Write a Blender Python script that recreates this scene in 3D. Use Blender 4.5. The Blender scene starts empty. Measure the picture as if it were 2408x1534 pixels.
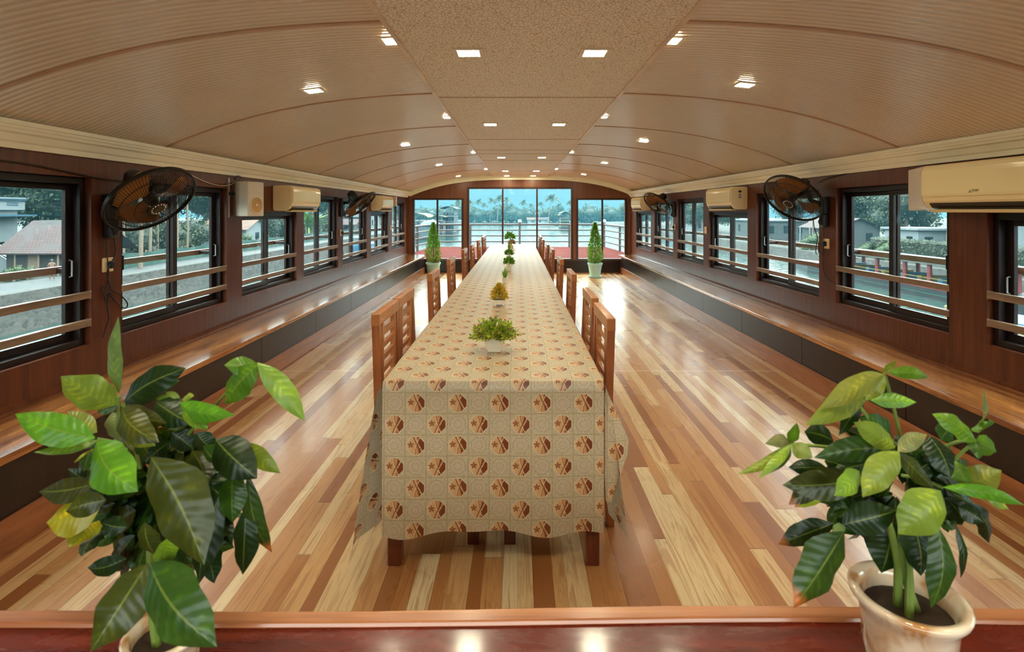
import bpy, math, random
from mathutils import Vector, Matrix
R = random.Random(7)
PI = math.pi
scn = bpy.context.scene
COL = scn.collection

# ------------------------------------------------------------ camera, sky, exposure
F = 1270.0; VX, VY = 1217.0, 497.0; EYE = 1.44
cam_d = bpy.data.cameras.new('camera'); cam = bpy.data.objects.new('camera', cam_d); COL.objects.link(cam)
cam.location = (0, 0, EYE); cam.rotation_euler = (PI/2, 0, 0)
cam_d.sensor_width = 36; cam_d.lens = F*36/2408
cam_d.shift_x = -(VX-1204)/2408; cam_d.shift_y = -(767-VY)/2408
cam_d.clip_start = 0.05; cam_d.clip_end = 2000
cam_d.dof.use_dof = True; cam_d.dof.focus_distance = 3.6; cam_d.dof.aperture_fstop = 7.0
scn.camera = cam
scn.view_settings.view_transform = 'Standard'; scn.view_settings.look = 'None'
scn.view_settings.gamma = 1; scn.view_settings.use_curve_mapping = False
scn.view_settings.exposure = 0.97
scn.cycles.max_bounces = 8; scn.cycles.diffuse_bounces = 4; scn.cycles.glossy_bounces = 3
scn.cycles.transparent_max_bounces = 16; scn.cycles.sample_clamp_indirect = 4.0
scn.cycles.volume_bounces = 1
scn.cycles.use_denoising = True
LAMP = 90.0
LAMP_COL = (1.0, 0.93, 0.66)
w = bpy.data.worlds.new('sky'); scn.world = w; w.use_nodes = True
nt = w.node_tree; nt.nodes.clear()
tc = nt.nodes.new('ShaderNodeTexCoord'); sx = nt.nodes.new('ShaderNodeSeparateXYZ')
rp = nt.nodes.new('ShaderNodeValToRGB'); bg = nt.nodes.new('ShaderNodeBackground'); wo = nt.nodes.new('ShaderNodeOutputWorld')
nt.links.new(tc.outputs['Generated'], sx.inputs[0]); nt.links.new(sx.outputs[2], rp.inputs[0])
rp.color_ramp.elements[0].position = 0.0; rp.color_ramp.elements[0].color = (0.138, 0.265, 0.32, 1)
rp.color_ramp.elements[1].position = 0.7; rp.color_ramp.elements[1].color = (6.6, 7.2, 7.2, 1)
_e = rp.color_ramp.elements.new(0.10); _e.color = (0.168, 0.30, 0.355, 1)
_e = rp.color_ramp.elements.new(0.17); _e.color = (3.9, 4.2, 4.0, 1)
nt.links.new(rp.outputs[0], bg.inputs[0]); bg.inputs[1].default_value = 1.0
nt.links.new(bg.outputs[0], wo.inputs[0])

def P(px, py, D):
    "point of the place seen at photo pixel (px, py) at distance D along the boat"
    return Vector(((px-VX)*D/F, D, EYE-(py-VY)*D/F))

# ------------------------------------------------------------ materials
class G:
    def __init__(s, name):
        s.m = bpy.data.materials.new(name); s.m.use_nodes = True
        s.t = s.m.node_tree; s.b = s.t.nodes['Principled BSDF']; s.out = s.t.nodes['Material Output']
    def n(s, typ, **kw):
        o = s.t.nodes.new(typ)
        for k, v in kw.items(): setattr(o, k, v)
        return o
    def put(s, sock, v):
        if isinstance(v, bpy.types.NodeSocket): s.t.links.new(v, sock)
        elif isinstance(v, (tuple, list)) and len(v) == 3 and sock.type == 'RGBA': sock.default_value = (*v, 1)
        else: sock.default_value = v
    def math(s, op, a, b=0.0, c=0.0):
        o = s.n('ShaderNodeMath', operation=op); s.put(o.inputs[0], a); s.put(o.inputs[1], b); s.put(o.inputs[2], c); return o.outputs[0]
    def mix(s, f, a, b, typ='MIX'):
        o = s.n('ShaderNodeMix', data_type='RGBA', blend_type=typ); s.put(o.inputs[0], f); s.put(o.inputs[6], a); s.put(o.inputs[7], b); return o.outputs[2]
    def coord(s, kind='Object', scale=(1, 1, 1), loc=(0, 0, 0), rot=(0, 0, 0)):
        c = s.n('ShaderNodeTexCoord'); mp = s.n('ShaderNodeMapping')
        mp.inputs['Scale'].default_value = scale; mp.inputs['Location'].default_value = loc; mp.inputs['Rotation'].default_value = rot
        s.t.links.new(c.outputs[kind], mp.inputs[0]); return mp.outputs[0]
    def noise(s, vec, scale, detail=4, dist=0.0, rough=0.5):
        o = s.n('ShaderNodeTexNoise'); s.put(o.inputs['Vector'], vec); o.inputs['Scale'].default_value = scale
        o.inputs['Detail'].default_value = detail; o.inputs['Distortion'].default_value = dist; o.inputs['Roughness'].default_value = rough
        return o.outputs[0]
    def vor(s, vec, scale, feature='F1', out=0):
        o = s.n('ShaderNodeTexVoronoi', feature=feature); s.put(o.inputs['Vector'], vec); o.inputs['Scale'].default_value = scale; return o.outputs[out]
    def ramp(s, f, pts, interp='LINEAR'):
        o = s.n('ShaderNodeValToRGB'); s.put(o.inputs[0], f); cr = o.color_ramp; cr.interpolation = interp
        while len(cr.elements) < len(pts): cr.elements.new(0.5)
        for e, (p, c) in zip(cr.elements, pts):
            e.position = p; e.color = (*c, 1) if len(c) == 3 else c
        return o.outputs[0]
    def bump(s, h, strength=0.3, dist=0.01):
        o = s.n('ShaderNodeBump'); o.inputs['Strength'].default_value = strength; o.inputs['Distance'].default_value = dist
        s.put(o.inputs['Height'], h); s.put(s.b.inputs['Normal'], o.outputs[0])
    def set(s, color=None, rough=None, metal=None, spec=None, coat=None, **kw):
        if color is not None: s.put(s.b.inputs['Base Color'], color)
        if rough is not None: s.put(s.b.inputs['Roughness'], rough)
        if metal is not None: s.put(s.b.inputs['Metallic'], metal)
        if spec is not None: s.put(s.b.inputs['Specular IOR Level'], spec)
        if coat is not None: s.put(s.b.inputs['Coat Weight'], coat); s.b.inputs['Coat Roughness'].default_value = 0.12
        return s

def plain(name, c, rough=0.5, metal=0.0, var=0.12, scale=6.0, spec=None):
    g = G(name); f = g.noise(g.coord(), scale, 3)
    c2 = tuple(x*(1-var) for x in c); c3 = tuple(min(1, x*(1+var)) for x in c)
    g.set(g.ramp(f, [(0.3, c2), (0.7, c3)]), rough, metal, spec); return g.m

def wood(name, dark, light, axis='Y', scale=18.0, stretch=0.06, rough=0.35, coat=0.0, contrast=(0.32, 0.68), knots=False, spec=None, bump=0.10):
    g = G(name); sc = [1, 1, 1]; sc['XYZ'.index(axis)] = stretch
    v = g.coord(scale=tuple(sc)); f = g.noise(v, scale, 6, 0.8, 0.6)
    col = g.ramp(f, [(contrast[0], dark), (contrast[1], light)])
    fine = g.noise(v, scale*7, 2)
    col = g.mix(0.22, col, g.ramp(fine, [(0.3, tuple(x*0.45 for x in dark)), (0.75, light)]))
    if knots:
        k = g.vor(g.coord(scale=(1.6, 0.55, 1.6) if axis == 'Y' else (1, 1, 1)), 2.1)
        col = g.mix(g.ramp(k, [(0.05, (0.9, 0.9, 0.9)), (0.14, (0, 0, 0))]), col, tuple(x*0.15 for x in dark))
    g.set(col, rough, coat=coat, spec=spec); (g.bump(f, bump, 0.003) if bump else None); return g.m

M = {}
M['wall'] = wood('laminate_wall', (0.060, 0.013, 0.004), (0.150, 0.038, 0.012), 'Z', 26, 0.05, 0.36, spec=0.33)
M['end_wall'] = wood('laminate_end_wall', (0.120, 0.036, 0.016), (0.23, 0.085, 0.04), 'Z', 22, 0.05, 0.38)
M['dark_panel'] = wood('dark_brown_panel', (0.010, 0.0035, 0.003), (0.024, 0.009, 0.007), 'Z', 20, 0.05, 0.30, spec=0.42)
M['bench'] = wood('varnished_bench_wood', (0.13, 0.030, 0.008), (0.60, 0.23, 0.055), 'Y', 9, 0.10, 0.15, coat=1.0, contrast=(0.36, 0.60), knots=True, bump=0)
M['skirting'] = wood('skirting_wood', (0.20, 0.055, 0.018), (0.42, 0.15, 0.05), 'Y', 9, 0.12, 0.30, coat=0.3)
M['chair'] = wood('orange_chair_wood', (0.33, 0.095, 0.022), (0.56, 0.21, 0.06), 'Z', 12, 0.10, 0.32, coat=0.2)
M['chair_post'] = wood('shaded_red_brown_chair_wood', (0.20, 0.045, 0.012), (0.40, 0.125, 0.034), 'Z', 12, 0.10, 0.32, coat=0.2)  # redder copy of the chair wood, darkened to paint in the posts' shade
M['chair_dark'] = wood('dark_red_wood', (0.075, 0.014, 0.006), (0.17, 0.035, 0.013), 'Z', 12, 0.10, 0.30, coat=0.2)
M['counter'] = None
M['rail'] = wood('weathered_rail_wood', (0.13, 0.075, 0.045), (0.34, 0.22, 0.14), 'Y', 16, 0.08, 0.42)
M['alu'] = plain('dark_brown_aluminium', (0.011, 0.005, 0.0045), 0.38, 0.0, 0.2, spec=0.3)
M['end_alu'] = plain('brown_aluminium', (0.050, 0.020, 0.015), 0.33, 0.0, 0.2, spec=0.7)
M['cornice'] = plain('cream_plaster', (0.97, 0.93, 0.74), 0.35, 0, 0.03)
M['ac'] = plain('aged_white_plastic', (0.93, 0.74, 0.42), 0.35, 0, 0.04, 2)
M['ac_gloss'] = plain('glossy_aged_plastic', (0.95, 0.80, 0.46), 0.07, 0, 0.03, 2)
M['speaker'] = plain('white_speaker_plastic', (0.75, 0.66, 0.55), 0.45, 0, 0.04)
M['cone'] = plain('tan_speaker_cone', (0.60, 0.36, 0.13), 0.5)
M['black'] = plain('black_plastic', (0.012, 0.011, 0.011), 0.35)
M['wire'] = plain('blackened_steel_wire', (0.030, 0.022, 0.016), 0.35, 0.6)
M['plate'] = plain('ivory_plastic', (0.85, 0.62, 0.34), 0.35, 0, 0.05)
M['pot_white'] = plain('white_pot', (0.80, 0.72, 0.58), 0.35, 0, 0.05)
M['pot_green'] = plain('pale_green_plastic', (0.42, 0.62, 0.52), 0.4, 0, 0.06)
M['soil'] = plain('soil', (0.035, 0.018, 0.010), 0.9, 0, 0.4, 30)
M['stem'] = plain('green_stem', (0.16, 0.24, 0.04), 0.5)
M['bark'] = plain('bark', (0.11, 0.08, 0.055), 0.9, 0, 0.35, 12)
M['lampframe'] = plain('white_lamp_frame', (0.75, 0.66, 0.50), 0.4)
M['steel'] = plain('steel', (0.55, 0.56, 0.58), 0.3, 0.8)
M['screw'] = plain('pale_screw_head', (0.85, 0.75, 0.6), 0.4)
M['logo'] = plain('grey_lettering', (0.14, 0.07, 0.04), 0.4)

def ceiling_mat():
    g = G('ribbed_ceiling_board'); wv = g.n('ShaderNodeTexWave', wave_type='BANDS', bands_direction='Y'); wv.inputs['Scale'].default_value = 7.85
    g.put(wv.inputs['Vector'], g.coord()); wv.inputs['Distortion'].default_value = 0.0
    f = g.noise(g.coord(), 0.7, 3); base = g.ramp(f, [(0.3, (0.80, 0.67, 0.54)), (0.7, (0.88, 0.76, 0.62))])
    col = g.mix(g.ramp(wv.outputs[1], [(0.0, (0.45, 0.45, 0.45)), (0.35, (0, 0, 0))]), base, (0.50, 0.34, 0.22))  # brown line in each rib groove, crevice shade painted into the colour
    g.set(col, 0.27, spec=0.5); g.bump(wv.outputs[1], 0.55, 0.008); return g.m
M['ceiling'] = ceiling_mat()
def ceiling_panel_mat():
    g = G('crackle_textured_board'); v = g.coord(scale=(1, 0.62, 1))
    d = g.n('ShaderNodeTexVoronoi', feature='DISTANCE_TO_EDGE'); vv = g.n('ShaderNodeVectorMath', operation='ADD')
    g.put(vv.inputs[0], v); nn = g.n('ShaderNodeTexNoise'); g.put(nn.inputs['Vector'], v); nn.inputs['Scale'].default_value = 60
    ms = g.n('ShaderNodeVectorMath', operation='SCALE'); g.put(ms.inputs[0], nn.outputs[1]); ms.inputs['Scale'].default_value = 0.016
    g.put(vv.inputs[1], ms.outputs[0]); g.put(d.inputs['Vector'], vv.outputs[0]); d.inputs['Scale'].default_value = 62
    e = d.outputs[0]
    col = g.ramp(e, [(0.0, (0.58, 0.40, 0.27)), (0.035, (0.70, 0.53, 0.38)), (0.10, (0.97, 0.91, 0.80))])
    g.set(col, 0.5); g.bump(g.ramp(e, [(0, (0, 0, 0)), (0.25, (1, 1, 1))]), 0.45, 0.006); return g.m
M['ceiling_panel'] = ceiling_panel_mat()
M['seam'] = plain('brown_seam_strip', (0.50, 0.29, 0.17), 0.45)
M['panel_trim'] = plain('pale_edge_trim', (0.72, 0.55, 0.40), 0.4)

def floor_mat():
    g = G('laminated_floor_strips'); c = g.n('ShaderNodeTexCoord'); s = g.n('ShaderNodeSeparateXYZ'); g.put(s.inputs[0], c.outputs['Object'])
    x, y = s.outputs[0], s.outputs[1]
    xw = g.math('ADD', x, g.math('MULTIPLY', g.math('SINE', g.math('MULTIPLY', x, 41.0)), 0.010))
    a = g.math('DIVIDE', xw, 0.066); i = g.math('FLOOR', a); fx = g.math('FRACT', a)
    h1 = g.n('ShaderNodeTexWhiteNoise', noise_dimensions='1D'); g.put(h1.inputs['W'], i)
    b = g.math('ADD', g.math('DIVIDE', y, 1.7), g.math('MULTIPLY', h1.outputs[0], 9.0)); j = g.math('FLOOR', b)
    cv = g.n('ShaderNodeCombineXYZ'); g.put(cv.inputs[0], i); g.put(cv.inputs[1], j)
    h2 = g.n('ShaderNodeTexWhiteNoise', noise_dimensions='2D'); g.put(h2.inputs['Vector'], cv.outputs[0]); hv = h2.outputs[0]
    base = g.ramp(hv, [(0.0, (0.58, 0.37, 0.18)), (0.22, (0.44, 0.205, 0.072)), (0.42, (0.27, 0.095, 0.028)), (0.58, (0.50, 0.265, 0.105)), (0.74, (0.36, 0.145, 0.045)), (0.88, (0.62, 0.44, 0.24))], 'CONSTANT')
    gv = g.n('ShaderNodeCombineXYZ'); g.put(gv.inputs[0], g.math('MULTIPLY', x, 26.0)); g.put(gv.inputs[1], g.math('MULTIPLY', y, 1.1)); g.put(gv.inputs[2], g.math('MULTIPLY', hv, 60.0))
    gr = g.noise(gv.outputs[0], 1.0, 3, 2.2, 0.55)
    streak = g.ramp(gr, [(0.38, (1, 1, 1)), (0.47, (0, 0, 0)), (0.53, (0, 0, 0)), (0.60, (0.6, 0.6, 0.6)), (0.66, (0, 0, 0))])
    col = g.mix(g.math('MULTIPLY', streak, 0.50), base, (0.27, 0.085, 0.02))
    gap = g.math('LESS_THAN', fx, 0.03); col = g.mix(g.math('MULTIPLY', gap, 0.55), col, (0.10, 0.03, 0.01))
    gy = g.math('LESS_THAN', g.math('FRACT', b), 0.004); col = g.mix(g.math('MULTIPLY', gy, 0.5), col, (0.10, 0.03, 0.01))
    rn = g.noise(g.coord(), 1.6, 4)
    sm = g.math('LESS_THAN', g.math('ABSOLUTE', g.math('SUBTRACT', g.math('MODULO', g.math('ADD', y, 0.02), 4.88), 0.01)), 0.006)
    col = g.mix(g.math('MULTIPLY', sm, 0.6), col, (0.85, 0.75, 0.62))
    g.set(col, g.ramp(rn, [(0.3, (0.24, 0.24, 0.24)), (0.7, (0.34, 0.34, 0.34))]), coat=0.05, spec=0.45)
    g.bump(g.noise(g.coord(scale=(1, 0.5, 1)), 9, 3), 0.10, 0.01); return g.m
M['floor'] = floor_mat()

def counter_mat():
    g = G('dark_red_varnished_slab'); v = g.coord(scale=(0.16, 1, 1))
    f = g.noise(v, 11, 6, 1.2, 0.65); f2 = g.noise(g.coord(scale=(0.3, 1, 1)), 28, 4, 0.5, 0.7)
    col = g.ramp(f, [(0.3, (0.050, 0.003, 0.001)), (0.55, (0.13, 0.009, 0.003)), (0.75, (0.22, 0.035, 0.011))])
    col = g.mix(g.ramp(f2, [(0.52, (0, 0, 0)), (0.7, (0.5, 0.5, 0.5))]), col, (0.05, 0.008, 0.004))
    g.set(col, g.ramp(f2, [(0.35, (0.20, 0.20, 0.20)), (0.7, (0.40, 0.40, 0.40))]), coat=0.35, spec=0.3); g.bump(f2, 0.12, 0.004); return g.m
M['counter'] = counter_mat()
M['counter_edge'] = wood('worn_counter_edge', (0.26, 0.075, 0.022), (0.50, 0.20, 0.075), 'X', 30, 0.03, 0.3, coat=0.3)

def cloth_mat():
    g = G('printed_cream_vinyl_cloth'); c = g.n('ShaderNodeTexCoord'); s = g.n('ShaderNodeSeparateXYZ'); g.put(s.inputs[0], c.outputs['UV'])
    S = 0.0838
    a = g.math('ADD', g.math('DIVIDE', g.math('ADD', s.outputs[0], 0.49+S*20), S), 0.5)
    b = g.math('ADD', g.math('DIVIDE', s.outputs[1], S), 20.5)
    i, j = g.math('FLOOR', a), g.math('FLOOR', b)
    lx = g.math('SUBTRACT', g.math('FRACT', a), 0.5); ly = g.math('SUBTRACT', g.math('FRACT', b), 0.5)
    par = g.math('MODULO', g.math('ADD', i, j), 2.0); par = g.math('LESS_THAN', par, 0.5)
    ax, ay = g.math('ABSOLUTE', lx), g.math('ABSOLUTE', ly)
    oc = g.math('MAXIMUM', g.math('MAXIMUM', ax, ay), g.math('MULTIPLY', g.math('ADD', ax, ay), 0.74))
    inside = g.math('MULTIPLY', par, g.math('LESS_THAN', oc, 0.415)); ring = g.math('MULTIPLY', par, g.math('LESS_THAN', g.math('ABSOLUTE', g.math('SUBTRACT', oc, 0.435)), 0.018))
    # lace between the octagons
    uv = g.n('ShaderNodeMapping'); g.put(uv.inputs[0], c.outputs['UV'])
    sp = g.noise(uv.outputs[0], 420, 3, 0.4, 0.8); sp2 = g.noise(uv.outputs[0], 90, 3, 1.5, 0.6)
    r = g.math('SQRT', g.math('ADD', g.math('MULTIPLY', lx, lx), g.math('MULTIPLY', ly, ly)))
    th = g.math('ARCTAN2', ly, lx)
    pet = g.math('MULTIPLY', g.math('ABSOLUTE', g.math('SINE', g.math('MULTIPLY', th, 4.0))), 0.045)
    ringa = g.math('LESS_THAN', g.math('ABSOLUTE', g.math('SUBTRACT', r, g.math('ADD', 0.33, pet))), 0.022)
    ringb = g.math('LESS_THAN', g.math('ABSOLUTE', g.math('SUBTRACT', r, g.math('ADD', 0.13, g.math('MULTIPLY', pet, 1.6)))), 0.022)
    grid = g.math('LESS_THAN', g.math('ABSOLUTE', g.math('SUBTRACT', g.math('MAXIMUM', ax, ay), 0.485)), 0.014)
    lace = g.mix(g.ramp(sp, [(0.44, (0.75, 0.75, 0.75)), (0.56, (0, 0, 0))]), (0.74, 0.66, 0.44), (0.35, 0.235, 0.12))
    lace = g.mix(g.ramp(sp2, [(0.4, (0.35, 0.35, 0.35)), (0.6, (0, 0, 0))]), lace, (0.36, 0.23, 0.13))
    disc = g.math('MULTIPLY', g.math('LESS_THAN', r, 0.36), g.math('SUBTRACT', 1.0, par))
    lace = g.mix(g.math('MULTIPLY', disc, 0.55), lace, (0.62, 0.48, 0.34))
    lace = g.mix(g.math('MULTIPLY', g.math('MULTIPLY', g.math('MAXIMUM', ringa, ringb), g.math('SUBTRACT', 1.0, par)), 0.45), lace, (0.36, 0.25, 0.17))
    lace = g.mix(g.math('MULTIPLY', grid, 0.35), lace, (0.30, 0.17, 0.08))
    # picture in each octagon
    flip = g.math('SUBTRACT', g.math('MULTIPLY', g.math('MODULO', j, 2.0), 2.0), 1.0)
    fy = g.math('MULTIPLY', ly, flip)
    base = g.mix(g.ramp(g.math('ADD', lx, 0.5), [(0.1, (0, 0, 0)), (0.7, (1, 1, 1))]), (0.74, 0.49, 0.26), (0.55, 0.25, 0.09))
    wedge = g.math('MULTIPLY', g.math('GREATER_THAN', lx, 0.10), g.math('GREATER_THAN', g.math('ADD', g.math('MULTIPLY', fy, 0.25), lx), 0.08))
    pic = g.mix(wedge, base, (0.20, 0.045, 0.012))
    def streak(x0, k, wd, bend):
        c0 = g.math('ADD', x0, g.math('ADD', g.math('MULTIPLY', fy, k), g.math('MULTIPLY', g.math('MULTIPLY', fy, fy), bend)))
        return g.math('LESS_THAN', g.math('ABSOLUTE', g.math('SUBTRACT', lx, c0)), wd)
    vn = g.noise(uv.outputs[0], 260, 2)
    st = g.math('MAXIMUM', streak(0.16, -0.55, 0.035, 0.0), streak(0.02, 0.35, 0.03, 0.3))
    pic = g.mix(g.math('MULTIPLY', st, g.ramp(vn, [(0.35, (0, 0, 0)), (0.55, (1, 1, 1))])), pic, (0.80, 0.55, 0.30))
    st2 = g.math('MAXIMUM', streak(0.085, -0.45, 0.03, 0.0), streak(0.07, 0.45, 0.016, 0.5))
    pic = g.mix(g.math('MULTIPLY', st2, 0.85), pic, (0.23, 0.075, 0.02))
    fx = g.math('ADD', lx, 0.235); fyy = g.math('ADD', ly, -0.04)
    fr = g.math('SQRT', g.math('ADD', g.math('MULTIPLY', fx, fx), g.math('MULTIPLY', fyy, fyy))); fth = g.math('ARCTAN2', fyy, fx)
    leafm = g.math('LESS_THAN', fr, g.math('MULTIPLY', g.math('POWER', g.math('ABSOLUTE', g.math('SINE', g.math('ADD', g.math('MULTIPLY', fth, 2.5), 0.6))), 0.7), 0.155))
    pic = g.mix(leafm, pic, (0.30, 0.10, 0.03))
    col = g.mix(inside, lace, pic); col = g.mix(g.math('MULTIPLY', ring, 0.6), col, (0.80, 0.64, 0.45))
    g.set(col, 0.34, spec=0.55); g.bump(sp2, 0.08, 0.003)
    tl = g.n('ShaderNodeBsdfTranslucent'); g.put(tl.inputs[0], col); mx = g.n('ShaderNodeMixShader'); mx.inputs[0].default_value = 0.22
    g.put(mx.inputs[1], g.b.outputs[0]); g.put(mx.inputs[2], tl.outputs[0]); g.put(g.out.inputs[0], mx.outputs[0])
    return g.m
M['cloth'] = cloth_mat()

def glass_mat(name, tint=(0.90, 0.97, 0.97), gl=0.10):
    g = G(name); g.t.nodes.remove(g.b)
    tr = g.n('ShaderNodeBsdfTransparent'); tr.inputs[0].default_value = (*tint, 1)
    gs = g.n('ShaderNodeBsdfGlossy'); gs.inputs['Roughness'].default_value = 0.02; gs.inputs[0].default_value = (1, 1, 1, 1)
    fr = g.n('ShaderNodeLayerWeight'); fr.inputs[0].default_value = 0.5
    fr = g.math('ADD', 0.02, g.math('MULTIPLY', g.math('POWER', fr.outputs[1], 5.0), 0.35))
    mx = g.n('ShaderNodeMixShader'); g.put(mx.inputs[0], fr); g.put(mx.inputs[1], tr.outputs[0]); g.put(mx.inputs[2], gs.outputs[0])
    g.put(g.out.inputs[0], mx.outputs[0]); return g.m
M['glass'] = glass_mat('window_glass')
def emit_mat(name, col, st):
    g = G(name); g.set((0.8, 0.8, 0.8)); g.b.inputs['Emission Color'].default_value = (*col, 1); g.b.inputs['Emission Strength'].default_value = st; return g.m
M['lamp'] = emit_mat('lit_lamp_diffuser', LAMP_COL, LAMP)
def blade_mat():
    g = G('amber_translucent_blade'); tl = g.n('ShaderNodeBsdfTranslucent'); tl.inputs[0].default_value = (0.55, 0.24, 0.07, 1)
    g.set((0.50, 0.21, 0.06), 0.25); mx = g.n('ShaderNodeMixShader'); mx.inputs[0].default_value = 0.4
    g.put(mx.inputs[1], g.b.outputs[0]); g.put(mx.inputs[2], tl.outputs[0]); g.put(g.out.inputs[0], mx.outputs[0]); return g.m
M['blade'] = blade_mat()
def leaf_mat(name, rough=0.42, trans=0.25, veins=True):
    g = G(name); at = g.n('ShaderNodeAttribute', attribute_name='tint'); c = at.outputs[0]
    f = g.noise(g.coord(), 38, 3)
    col = g.mix(g.ramp(f, [(0.5, (0, 0, 0)), (0.66, (0.55, 0.55, 0.55))]), c, g.mix(1.0, c, (1.9, 1.6, 1.1), 'MULTIPLY')) if veins else c
    if veins:
        u = g.n('ShaderNodeTexCoord'); s = g.n('ShaderNodeSeparateXYZ'); g.put(s.inputs[0], u.outputs['UV'])
        av = g.math('ABSOLUTE', s.outputs[1])
        mid = g.math('LESS_THAN', av, 0.045)
        col = g.mix(g.math('MULTIPLY', mid, 0.5), col, (0.24, 0.30, 0.05))
        ph = g.math('SINE', g.math('MULTIPLY', g.math('SUBTRACT', s.outputs[0], g.math('MULTIPLY', av, 0.14)), g.math('ADD', 58.0, 0.0)))
        vein = g.math('MULTIPLY', g.math('GREATER_THAN', ph, 0.35), g.math('LESS_THAN', av, 0.62))
        col = g.mix(g.math('MULTIPLY', vein, g.ramp(f, [(0.45, (0.0, 0.0, 0.0)), (0.68, (0.42, 0.42, 0.42))])), col, g.mix(1.0, c, (3.2, 2.8, 1.6), 'MULTIPLY'))
        g.bump(ph, 0.10, 0.003)
    g.set(col, rough); tl = g.n('ShaderNodeBsdfTranslucent'); g.put(tl.inputs[0], g.mix(1.0, col, (1.2, 1.4, 0.6), 'MULTIPLY'))
    mx = g.n('ShaderNodeMixShader'); mx.inputs[0].default_value = trans
    g.put(mx.inputs[1], g.b.outputs[0]); g.put(mx.inputs[2], tl.outputs[0]); g.put(g.out.inputs[0], mx.outputs[0]); return g.m
M['leaf'] = leaf_mat('variegated_leaf', 0.36, 0.25)
M['leafy'] = leaf_mat('small_leaf', 0.5, 0.2, False)

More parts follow.
